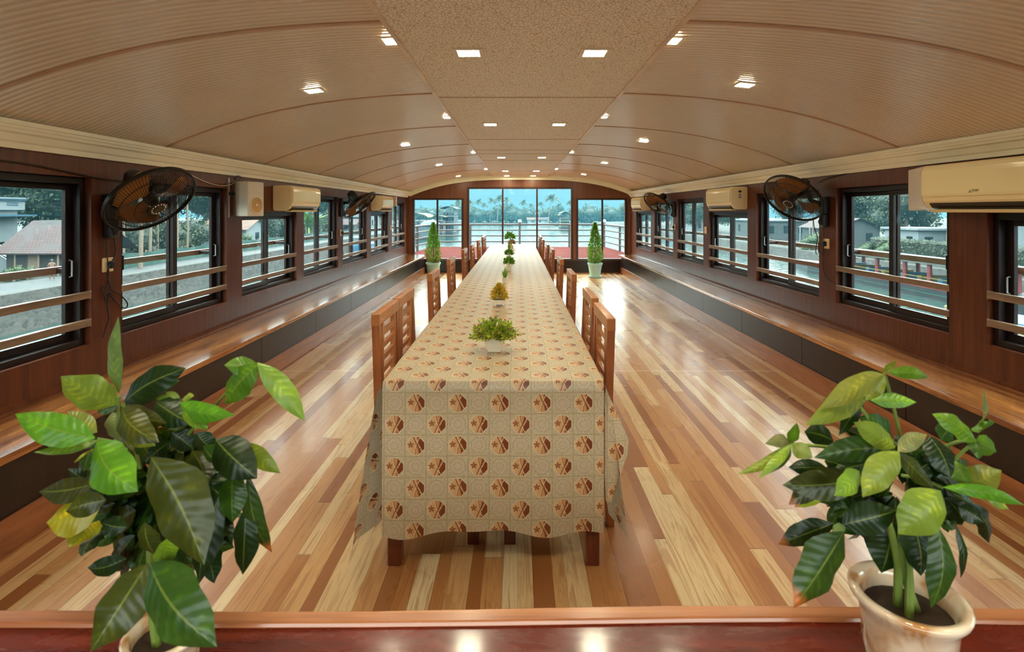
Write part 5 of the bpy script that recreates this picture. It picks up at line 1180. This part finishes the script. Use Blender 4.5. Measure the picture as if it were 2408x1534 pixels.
# nearer palms on both banks
for (x, y, z, hh, lab) in ((46, 58, GZR, 7.5, 'coconut palm with drooping fronds behind the hedge, seen in the wide right window'), (45.5, 52, GZR, 6.0, 'shorter coconut palm with yellowing fronds over the hedge on the right bank'), (47, 86, GZR, 8, 'coconut palm on the right bank seen in the window with the sticker air conditioner above'),
                           (-36.5, 50, GZL, 12, 'slender coconut palm on the left bank behind the green net fence'), (-38, 57, GZL, 11, 'second slender coconut palm behind the green net fence'), (-36, 92, GZL, 6, 'short palm among the plants on the left bank'), (-38, 165, GZL, 13, 'tall palm on the left bank beyond the moored houseboat'), (46, 160, GZR, 12, 'tall palm on the right bank near its far end')):
    o = dup(PA, (x, y, z), R.uniform(0, 6), label=lab, group='palms near the banks'); s = hh/13.0; o.scale = (max(s, .75), max(s, .75), s)
# slim bare trunks of young trees in front of the left wood
for k, (px, D, w_) in enumerate(((330, 44, 0.11), (352, 47, 0.08), (415, 52, 0.09), (440, 56, 0.07))):
    x = (px-VX)*D/F; b = MB().tube([(0, 0, 0), (0.1, 0, 3.0), (-0.05, 0, 7.5)], [w_*1.6, w_*1.3, w_], 8)
    o = b.build('bare_trunk', M['bark'], loc=(x, D, GZL), smooth=True); tag(o, 'slim pale bare tree trunk behind the green fence, %s' % ['leftmost of four', 'second of four from the left', 'third of four from the left', 'rightmost of four'][k], 'tree trunk', 'slim trunks behind the green fence')

# fences, hedge
fe = thing('net_fence', 'low green net fence beside the path on the left bank', 'fence', (-31.6, 70, GZL)); fo = Vector((-31.6, 70, GZL))
b = MB(); vs = []; n = 80
for i in range(n+1):
    y = 41+75*i/n; x = -31.6+0.12*math.sin(i*1.3); vs += [(x, y, GZL+0.02), (x+0.05*math.sin(i*2.2), y, GZL+0.65), (x, y, GZL+1.22+0.08*math.sin(i*0.9))]
b.add(vs, [(i*3+j, i*3+j+1, i*3+j+4, i*3+j+3) for i in range(n) for j in range(2)]); b.build('netting', M['netting'], fe, off=fo, solid=0.02)
for k in range(16): MB().box(-31.70, -31.62, 41+5*k-0.04, 41+5*k+0.04, GZL-0.03, GZL+1.35).build('fence_post', M['bark'], fe, off=fo)
def hedge(x0, x1, y0, y1, z, h, label, name='hedge', tints=T2, n=5000):
    rr = random.Random(5); b = MB(); b.cur = tints[0]; b.box(x0+0.15, x1-0.15, y0, y1, z, z+h-0.15)
    for k in range(n):
        face = rr.random(); p = Vector((x0 if face < 0.5 else rr.uniform(x0, x1), rr.uniform(y0, y1), z+rr.uniform(0, h) if face < 0.5 else z+h)); d = Vector((rr.gauss(0, 1), rr.gauss(0, 1), rr.gauss(0, 1))).normalized(); s = d.orthogonal().normalized(); L = rr.uniform(0.12, 0.3)
        p += Vector((rr.uniform(-.1, .2), 0, rr.uniform(-.2, .12))); b.cur = rr.choice(tints); b.add([p, p+d*L*.5+s*L*.3, p+d*L, p+d*L*.5-s*L*.3], [(0, 1, 2, 3)])
    c = Vector(((x0+x1)/2, (y0+y1)/2, z)); o = b.build(name, M['tree'], off=c, loc=c); return tag(o, label, 'hedge')
hedge(43.0, 44.2, 43.0, 66, GZR, 2.3, 'long clipped green hedge on the right bank above the moored boat')
hedge(42.6, 43.8, 30, 40.5, GZR, 2.6, 'bushy hedge on the right bank seen in the nearest right window')
for k, (px, D, s, lab) in enumerate(((590, 66, 0.8, 'small green bush beside the house with the orange roof'), (60, 36, 0.42, 'low flowering bush at the foot of the stairs of the white house'), (185, 37, 0.35, 'small bush beside the brown hut'), (1720, 62, 0.9, 'yellow-green bush on the right bank'), (1765, 66, 0.7, 'small round bush farther along the right bank'), (1830, 78, 1.0, 'green bush beside the house with white columns'))):
    x = (px-VX)*D/F; z = GZL if x < 0 else GZR; x = min(x, -33.6) if x < 0 else max(x, 42.5)
    o = TSM if k == 0 else dup(TSM, (0, 0, 0)); o.location = (x, D, z-1.0*s); o.scale = (s,)*3; o['label'] = lab; o['group'] = 'bushes on the banks'; o['category'] = 'bush'
lowb = make_tree('low dense leafy shrub behind the green net fence, first from the camera', 21, T2, r=2.6, hz=1.5, th=1.6, n=2600, group='shrubs behind the green net fence', leaf=0.32); lowb['category'] = 'shrub'
for k in range(16):
    y = 46.5+k*4.6+R.uniform(-1, 1); x = -38.2-R.uniform(0, 2.5); s_ = R.uniform(0.8, 1.25)
    if 66 < y < 80: x = -44
    o = lowb if k == 0 else dup(lowb, (0, 0, 0), R.uniform(0, 6), label='low dense leafy shrub behind the green net fence, %s from the camera' % word(k)); o.location = (x, y, GZL-0.3); o.scale = (s_, s_, s_*R.uniform(0.8, 1.3))
# banana plant
bp = thing('banana_plant', 'banana plant with long broad leaves by the green fence on the left bank', 'plant', (-34.0, 88, GZL)); b = MB()
for k in range(14):
    a = k*2.4; el = R.uniform(0.5, 1.2); d = Vector((math.cos(a)*math.cos(el), math.sin(a)*math.cos(el), math.sin(el))); leafquad(b, (0, 0, 1.8), d, R.uniform(3.0, 4.6), 0.9, (0, 0, 1), 0.12, tint=R.choice([(0.030, 0.065, 0.012), (0.05, 0.09, 0.02)]), curl=0.35)
b.build('leaves', M['tree'], bp); MB().tube([(0, 0, 0), (0, 0, 2.2)], [0.22, 0.14], 8).build('stem', M['stem'], bp, smooth=True)

# houses
def slope(b, pts):   # one roof face with its own metre UVs
    P_ = [Vector(p) for p in pts]; ux = (P_[1]-P_[0]).normalized(); nn = ux.cross((P_[-1]-P_[0])).normalized(); uy = nn.cross(ux)
    b.add(P_, [tuple(range(len(P_)))], uvs=[((p-P_[0]).dot(ux), (p-P_[0]).dot(uy)) for p in P_])
def gable(e, x0, x1, y0, y1, z0, zr, mat, axis='X', ov=0.5, off=(0, 0, 0)):
    b = MB(); x0 -= ov; x1 += ov; y0 -= ov; y1 += ov
    for dz in (0, -0.08):
        if axis == 'X':
            ym = (y0+y1)/2; slope(b, [(x0, y0, z0+dz), (x1, y0, z0+dz), (x1, ym, zr+dz), (x0, ym, zr+dz)]); slope(b, [(x1, y1, z0+dz), (x0, y1, z0+dz), (x0, ym, zr+dz), (x1, ym, zr+dz)])
        else:
            xm = (x0+x1)/2; slope(b, [(x0, y1, z0+dz), (x0, y0, z0+dz), (xm, y0, zr+dz), (xm, y1, zr+dz)]); slope(b, [(x1, y0, z0+dz), (x1, y1, z0+dz), (xm, y1, zr+dz), (xm, y0, zr+dz)])
    b.build('roof', mat, e, off=off)
def house(label, x0, x1, y0, y1, z, h, roof, wall='plaster', rmat='tile_red', rh=2.0, axis='X', wins=2, name='house'):
    c = Vector(((x0+x1)/2, (y0+y1)/2, z)); e = thing(name, label, 'house', c)
    b = MB().box(x0, x1, y0, y1, z-0.04, z+h)
    if roof == 'gable':
        if axis == 'X': b.prism([(y0, z+h), (y1, z+h), ((y0+y1)/2, z+h+rh-0.1)], x0, x1, 'YZ')
        else: b.prism([(x0, z+h), (x1, z+h), ((x0+x1)/2, z+h+rh-0.1)], y0, y1, 'XZ')
        gable(e, x0, x1, y0, y1, z+h-0.15, z+h+rh, M[rmat], axis, off=c)
    else: MB().box(x0-0.4, x1+0.4, y0-0.4, y1+0.4, z+h, z+h+0.25).build('roof', M[rmat], e, off=c)
    b.build('wall', M[wall], e, off=c)
    fx = x1 if x0 < 0 else x0; sg = 1 if x0 < 0 else -1
    for k in range(wins):
        t = (k+0.5)/wins; yy = y0+(y1-y0)*t; xs = sorted((fx, fx+sg*0.04)); w_ = MB().box(xs[0], xs[1], yy-0.5, yy+0.5, z+h*0.35, z+h*0.75).build('window', M['win_dark'], e, off=c)
        xx = x0+(x1-x0)*t; MB().box(xx-0.5, xx+0.5, y0-0.04, y0, z+h*0.35, z+h*0.75).build('window', M['win_dark'], e, off=c)
    return e, c
# white house with blue trim at the left edge
e, c = house('white two-storey house with blue trim at the left edge of the photo', -52, -42.6, 43.0, 46, GZL, 5.55, 'flat', 'plaster', 'plaster', wins=0)
MB().box(-52, -42.05, 42.4, 46.3, 2.30, 2.42).build('blue_band', M['blue_trim'], e, off=c); MB().box(-52, -42.0, 42.38, 46.32, 2.42, 2.48).build('blue_band', M['blue_trim'], e, off=c)
for z0 in (1.95, 2.12): MB().box(-42.19, -42.12, 44.6, 45.6, z0, z0+0.06).build('blue_band', M['blue_trim'], e, off=c)
MB().box(-42.65, -42.18, 42.6, 46.25, 1.55, 2.30).build('cornice', M['plaster'], e, off=c)
MB().box(-43.5, -41.1, 42.4, 46.2, 1.02, 1.16).build('sun_shade', M['blue_trim'], e, off=c)
MB().box(-42.6, -42.56, 43.6, 45.6, GZL+0.1, GZL+2.1).build('doorway', M['win_dark'], e, off=c)
for k in range(7): MB().box(-40.2+0.42*k, -39.78+0.42*k, 40.9, 42.0, GZL, GZL+1.75-0.25*k).build('step', M['plaster'], e, off=c)
for q in range(5): MB().tube([(-40.4, 40.85, GZL+2.85-0.2*q), (-37.3, 40.85, GZL+1.00-0.2*q)], 0.02, 6).build('stair_rail', M['steel'], e, off=c)
for k in range(4): MB().tube([(-40.2+0.95*k, 40.85, GZL+1.6-0.5*k), (-40.2+0.95*k, 40.85, GZL+2.78-0.57*k)], 0.028, 6).build('rail_post', M['steel'], e, off=c)
# brown hut with red tiled roof
hx0, hx1, hy0, hy1 = -37.2, -32.9, 39.3, 45
c = Vector((-35, 42, GZL)); e = thing('hut', 'brown plank hut with weathered red tiled roof beside the white house', 'hut', c)
b = MB().box(hx0, hx1, hy0, hy1, GZL-0.05, -1.35); b.prism([(hy0, -1.35), (hy1, -1.35), ((hy0+hy1)/2, 0.75)], hx0, hx1, 'YZ'); b.build('wall', M['plank'], e, off=c)
gable(e, hx0, hx1+0.2, hy0, hy1, -1.60, 0.72, M['tile_red'], 'X', 0.6, off=c)
for x in (-36.2, -34.5, -33.1): MB().tube([(x, 38.9, GZL), (x, 38.9, -1.5)], 0.06, 6).build('post', M['bark'], e, off=c)
MB().box(-35.6, -34.8, hy0-0.04, hy0, GZL, -1.6).build('door', M['bark'], e, off=c)
e, c = house('small white house with an orange tiled roof behind the green fence', -41, -35.2, 70, 76, GZL, 2.4, 'gable', 'plaster', 'tile_orange', 1.3, 'X', 1)
house('pale house half hidden by trees, far along the left bank', -42, -35, 128, 137, GZL, 3.4, 'gable', 'plaster', 'tile_grey', 1.8, 'X', 2)
house('low brown-roofed shed far along the left bank', -37, -33.8, 112, 118, GZL, 2.0, 'gable', 'plank', 'tile_red', 1.0, 'X', 1)
# right bank houses
house('big house with grey tiled gables behind the hedge on the right bank', 50, 58, 50.5, 62, GZR, 5.0, 'gable', 'plaster', 'tile_grey', 3.0, 'Y', 3)
e, c = house('white house with grey roof seen in the nearest right window', 48, 56, 34, 44.5, GZR, 3.6, 'gable', 'plaster', 'tile_grey', 2.0, 'Y', 2)
house('low flat-roofed white building left of the grey-gabled house', 49, 54, 66, 72, GZR, 3.2, 'flat', 'plaster', 'plaster', wins=2)
e, c = house('house with faded red roof and white columns on the right bank', 48.5, 55, 82, 92, GZR, 3.0, 'gable', 'plaster2', 'tile_red', 1.5, 'Y', 2)
for k in range(4): MB().tube([(47.9, 82.5+3*k, GZR), (47.9, 82.5+3*k, GZR+2.9)], 0.13, 8).build('column', M['plaster'], e, off=c)
e, c = house('flat-roofed grey-blue building on the right bank, mid distance', 47.5, 56, 104, 118, GZR, 3.6, 'flat', 'plaster2', 'plaster', wins=3)
house('long pale building far along the right bank', 46.5, 52, 140, 160, GZR, 3.2, 'gable', 'plaster', 'tile_grey', 1.6, 'Y', 3)
for k, (px, D, lab, rm) in enumerate(((1252, 297, 'tiny pale house on the far shore below the palms, left of centre post', 'tile_orange'), (1270, 296, 'tiny pink-roofed house on the far shore beside the pale one', 'tile_red'), (1278, 298, 'tiny white house set among the far trees', 'tile_grey'))):
    x = (px-VX)*D/F; house(lab, x-2.6, x+2.6, D, D+2.8, ZW+0.05, 2.2, 'gable', 'plaster', rm, 1.2, 'X', 1)
struct(MB().box(4, 20, 294, 301, ZW-0.2, ZW+0.06).build('ground_spit', M['ground']))
# car in front of the grey-gabled house
ca = thing('car', 'dark car parked behind the hedge on the right bank', 'car', (46.6, 62.5, GZR))
MB().prism([(-2.1, 0.3), (2.1, 0.3), (2.1, 0.8), (1.3, 0.95), (0.8, 1.45), (-1.1, 1.45), (-1.7, 0.95), (-2.1, 0.9)], -0.8, 0.8, 'YZ').build('body', M['win_dark'], ca, bevel=0.06)
for y in (-1.3, 1.3):
    for x in (-0.75, 0.75): MB().lathe([(0.001, -0.1), (0.3, -0.1), (0.3, 0.1), (0.001, 0.1)], 18, (x, y, 0.3), Matrix.Rotation(PI/2, 3, 'Y'), caps=False).build('wheel', M['black'], ca)

# person on the path
def person():
    pts = {'pel': (0, 0, 0.86), 'sp': (0, 0, 1.05), 'ch': (0, 0, 1.24), 'nk': (0, 0, 1.38), 'hd': (0, 0.01, 1.46), 'tp': (0, 0.01, 1.60), 'ls': (-0.17, 0, 1.32), 'le': (-0.23, 0, 1.05), 'lw': (-0.15, -0.14, 0.90), 'lh': (-0.10, -0.19, 0.90), 'rs': (0.17, 0, 1.32), 're': (0.24, 0, 1.05), 'rw': (0.21, -0.1, 0.84), 'rh': (0.20, -0.13, 0.76),
           'lp': (-0.10, 0, 0.82), 'lk': (-0.11, -0.02, 0.46), 'la': (-0.11, 0.02, 0.07), 'lt': (-0.12, -0.13, 0.04), 'rp': (0.10, 0, 0.82), 'rk': (0.12, -0.03, 0.46), 'ra': (0.13, 0.02, 0.07), 'rt': (0.15, -0.12, 0.04)}
    rad = {'pel': 0.14, 'sp': 0.125, 'ch': 0.145, 'nk': 0.055, 'hd': 0.085, 'tp': 0.085, 'ls': 0.06, 'le': 0.042, 'lw': 0.032, 'lh': 0.04, 'rs': 0.06, 're': 0.042, 'rw': 0.032, 'rh': 0.04, 'lp': 0.095, 'lk': 0.058, 'la': 0.04, 'lt': 0.035, 'rp': 0.095, 'rk': 0.058, 'ra': 0.04, 'rt': 0.035}
    ed = [('pel', 'sp'), ('sp', 'ch'), ('ch', 'nk'), ('nk', 'hd'), ('hd', 'tp'), ('ch', 'ls'), ('ls', 'le'), ('le', 'lw'), ('lw', 'lh'), ('ch', 'rs'), ('rs', 're'), ('re', 'rw'), ('rw', 'rh'), ('pel', 'lp'), ('lp', 'lk'), ('lk', 'la'), ('la', 'lt'), ('pel', 'rp'), ('rp', 'rk'), ('rk', 'ra'), ('ra', 'rt')]
    ks = list(pts); me = bpy.data.meshes.new('person'); me.from_pydata([pts[k] for k in ks], [(ks.index(a), ks.index(c)) for a, c in ed], [])
    me.materials.append(plain('brown_skin', (0.085, 0.038, 0.022), 0.6)); o = bpy.data.objects.new('person', me); COL.objects.link(o)
    sk = o.modifiers.new('skin', 'SKIN'); o.modifiers.new('sub', 'SUBSURF').render_levels = 2
    for i, k in enumerate(ks): me.skin_vertices[0].data[i].radius = (rad[k]*(1.25 if k in ('ch', 'sp', 'pel') else 1), rad[k]*0.85); me.skin_vertices[0].data[i].use_root = (k == 'pel')
    o.location = (-31.3, 36.3, GZL); o.rotation_euler = (0, 0, 0.75); o.scale = (0.86, 0.86, 0.86)
    tag(o, 'shirtless person in dark shorts standing by the brown hut on the left bank', 'person')
    hb = MB().ball((0, 0.02, 1.56), 0.10, 14, 10, sc=(0.95, 1.05, 0.8)); hb.build('hair', M['black'], o, smooth=True)
    MB().lathe([(0.135, 0.98), (0.155, 0.9), (0.165, 0.80), (0.18, 0.62), (0.17, 0.60)], 20, caps=False).build('shorts', M['win_dark'], o, smooth=True)
person()

# boats
def arched_roof(e, x0, x1, y0, y1, z, rise, mat, off, name='roof', ax_='Y'):
    b = MB(); n = 12; vs = []
    for i in range(n+1):
        t = i/n; zz = z+rise*math.sin(PI*t)**0.7 if 0 < t < 1 else z
        if ax_ == 'Y': x = x0+(x1-x0)*t; vs += [(x, y0, zz), (x, y1, zz), (x, y1, zz+0.08), (x, y0, zz+0.08)]
        else: y = y0+(y1-y0)*t; vs += [(x0, y, zz), (x1, y, zz), (x1, y, zz+0.08), (x0, y, zz+0.08)]
    b.add(vs, [(i*4+k, i*4+4+k, i*4+4+(k+1) % 4, i*4+(k+1) % 4) for i in range(n) for k in range(4)]+[(0, 1, 2, 3), tuple(n*4+k for k in (3, 2, 1, 0))]); b.build(name, mat, e, off=off, smooth=True)
M['straw'] = ext('straw_matting', (0.17, 0.15, 0.05), 0.85, 0.15); M['hull_dark'] = ext('black_tarred_hull', (0.018, 0.022, 0.024), 0.4); M['boat_blue'] = ext('pale_blue_paint', (0.16, 0.24, 0.28), 0.5, 0.1); M['boat_grey'] = ext('grey_boat_paint', (0.10, 0.13, 0.15), 0.5); M['bright_blue'] = ext('bright_blue_paint', (0.02, 0.22, 0.42), 0.5); M['red'] = ext('red_paint', (0.32, 0.02, 0.02), 0.5); M['yellow'] = ext('yellow_paint', (0.28, 0.21, 0.02), 0.5); M['canopy'] = ext('pale_canopy_sheet', (0.11, 0.145, 0.13), 0.6); M['pink'] = ext('pinkish_paint', (0.30, 0.17, 0.15), 0.6)
def houseboat(label, x0, x1, y0, L, cab, roofm, wallm, decks=2, rise=1.2, hull=None):
    c = Vector(((x0+x1)/2, y0, ZW)); e = thing('houseboat', label, 'boat', c); xm = (x0+x1)/2; W_ = x1-x0
    hull = hull or M['hull_dark']
    MB().prism([(x0+0.4, y0), (x1-0.4, y0), (x1, y0+2.5), (x1, y0+L-3), (xm, y0+L), (x0, y0+L-3), (x0, y0+2.5)], ZW-0.2, ZW+1.1, 'XY').build('hull', hull, e, off=c, bevel=0.1)
    z = ZW+1.1
    for d in range(decks):
        zz = z+d*2.3; MB().box(x0+0.25, x1-0.25, y0+0.8+d*0.5, y0+L-3.5, zz, zz+(1.9 if d < decks-1 else 0.85)).build('cabin' if d < decks-1 else 'upper_cabin', wallm, e, off=c)
        for k in range(4):
            xx = x0+0.25+W_*0.9*(k+0.5)/4; MB().box(xx-0.28, xx+0.22, y0+0.75+d*0.5, y0+0.8+d*0.5, zz+0.75 if d < decks-1 else zz+0.1, zz+1.55 if d < decks-1 else zz+0.7).build('window', M['win_dark'], e, off=c)
        if d < decks-1: MB().box(x0, x1, y0+0.3, y0+L-3, zz+1.9, zz+2.05).build('deck', M['plaster'], e, off=c)
        else:
            for k in range(4):
                xx = x0+0.2+(W_-0.4)*k/3
                for yy in (y0+0.9, y0+L-4.2): MB().box(xx-0.06, xx+0.06, yy-0.06, yy+0.06, zz, zz+2.0).build('post', M['plaster2'], e, off=c)
            for q in (0.35, 0.7, 1.0): MB().box(x0+0.1, x1-0.1, y0+0.55, y0+0.62, zz+q, zz+q+0.05).build('rail', M['plaster'], e, off=c)
            arched_roof(e, x0-0.4, x1+0.4, y0-0.2, y0+L-3, zz+1.8, rise, roofm, c)
    return e
px = lambda p, D: (p-VX)*D/F
houseboat('houseboat with pale blue upper deck and yellow arched straw roof, moored at far left', px(966, 138)-2.0, px(1003, 138), 138, 16, 2, M['straw'], M['boat_blue'], 2, 1.1)
houseboat('tall grey three-deck houseboat with dark arched roof', px(1038, 152), px(1068, 152), 152, 16, 2, M['tile_grey'], M['boat_grey'], 3, 0.7)
houseboat('smaller pinkish houseboat with straw roof between the two bigger ones', px(1019, 147), px(1044, 147), 146, 10, 2, M['straw'], M['pink'], 2, 0.4)
houseboat('houseboat with domed straw roof and blue top near the right end of the middle window', px(1318, 205), px(1341, 205), 205, 12, 2, M['straw'], M['straw'], 2, 1.4)
tp = MB().ball((0, 0, 0), 1.0, 14, 8, sc=(1.9, 2.4, 0.55)).build('tarpaulin', M['bright_blue'], loc=(px(1326, 208), 209, 0.72), smooth=True); tag(tp, 'blue tarpaulin heaped on the domed straw roof boat', 'tarpaulin')
bb = thing('rowing_boat', 'bright blue boat moored at the left bank', 'boat', (-26.6, 96, ZW)); MB().prism([(-1.0, -6), (1.0, -6), (1.2, 0), (0, 7), (-1.2, 0)], -0.1, 1.2, 'XY').build('hull', M['bright_blue'], bb, bevel=0.1); MB().box(-0.85, 0.85, -5.6, -1.0, 1.205, 2.4).build('cabin', M['boat_blue'], bb)
bt = MB().ball((0, 0, 0), 1.0, 14, 8, sc=(2.4, 3.5, 1.0)).build('tarpaulin', M['bright_blue'], loc=(px(1012, 131), 131, ZW+3.6), smooth=True)
tag(bt, 'bright blue tarpaulin over the boat between the houseboats at far left', 'tarpaulin')
bo = thing('canoe', 'low dark boat lying under the blue tarpaulin at far left', 'boat', (px(1012, 131), 131, ZW)); MB().prism([(-2.2, -4), (2.2, -4), (2.3, 2), (0, 5), (-2.3, 2)], -0.1, 1.0, 'XY').build('hull', M['hull_dark'], bo, bevel=0.1); MB().box(-1.9, 1.9, -3.5, 2, 1.0, 3.1).build('cabin', M['boat_grey'], bo)
# the long tour boat moored on the right
c = Vector((34, 48, ZW)); e = thing('tour_boat', 'long dark tour boat with red pillars, yellow rails and pale canopy moored on the right', 'boat', c)
MB().prism([(32.2, 36), (33, 34.2), (36, 34.2), (36.6, 38), (36.6, 60), (35, 66), (33.8, 66), (32.2, 60)], ZW-0.2, ZW+0.95, 'XY').build('hull', M['hull_dark'], e, off=c, bevel=0.08)
MB().box(32.12, 32.19, 36, 60, ZW+0.80, ZW+0.92).build('red_stripe', M['red'], e, off=c); MB().box(32.13, 32.19, 36, 60, ZW+0.35, ZW+0.42).build('green_stripe', M['netting'], e, off=c)
MB().box(32.1, 36.7, 38, 58, -2.72, -2.60).build('canopy', M['canopy'], e, off=c)
cr = MB()
for k in range(60): cr.box(32.08, 36.72, 38+k/3, 38+k/3+0.14, -2.60, -2.56)
cr.build('canopy_ribs', M['plaster'], e, off=c)
for y in (39, 42.6, 45.3, 48.8, 52.2, 56.5):
    for x in (32.5, 36.2): MB().tube([(x, y, ZW+0.9), (x, y, -2.7)], 0.17, 10).build('pillar', M['red'], e, off=c, smooth=True)
for z, m in ((-3.85, 'yellow'), (-4.15, 'bright_blue'), (-4.32, 'yellow')): MB().box(32.35, 32.42, 38.5, 57.5, z, z+0.07).build('side_rail', M[m], e, off=c)
for k in range(8): MB().box(33.2, 35.8, 40+2.2*k, 40.5+2.2*k, ZW+0.96, ZW+1.55).build('seat', M['bright_blue' if k % 2 else 'yellow'], e, off=c)
cn = thing('small_boat', 'small yellow and blue boat in the nearest right window', 'boat', (27.0, 29.5, ZW)); MB().prism([(-1.3, -4), (1.3, -4), (1.5, 0), (0.2, 5), (-1.5, 0)], -0.1, 0.9, 'XY').build('hull', M['yellow'], cn, bevel=0.1)
MB().prism([(-1.1, -3.8), (1.1, -3.8), (1.3, 0), (0.2, 4.5), (-1.3, 0)], 0.9, 1.05, 'XY').build('deck', M['bright_blue'], cn); MB().prism([(-1.36, -4.05), (1.36, -4.05), (1.56, 0), (0.2, 5.1), (-1.56, 0)], 0.2, 0.3, 'XY').build('stripe', M['red'], cn)

# ------------------------------------------------------------ humid haze over the river
g = G('river_haze'); g.t.nodes.remove(g.b); sc_ = g.n('ShaderNodeVolumeScatter'); sc_.inputs['Color'].default_value = (0.0090, 0.0285, 0.0365, 1); sc_.inputs['Density'].default_value = 0.0062; sc_.inputs['Anisotropy'].default_value = 0.0
g.put(g.out.inputs['Volume'], sc_.outputs[0])
hz = MB().prism([(-450, -59), (-6.5, -59), (-6.5, 18.6), (6.8, 18.6), (6.8, -59), (450, -59), (450, 460), (-450, 460)], ZW-0.1, 34, 'XY').build('haze', g.m); hz['kind'] = 'stuff'; hz['label'] = 'pale blue-grey humid haze over the river'; hz['category'] = 'haze'
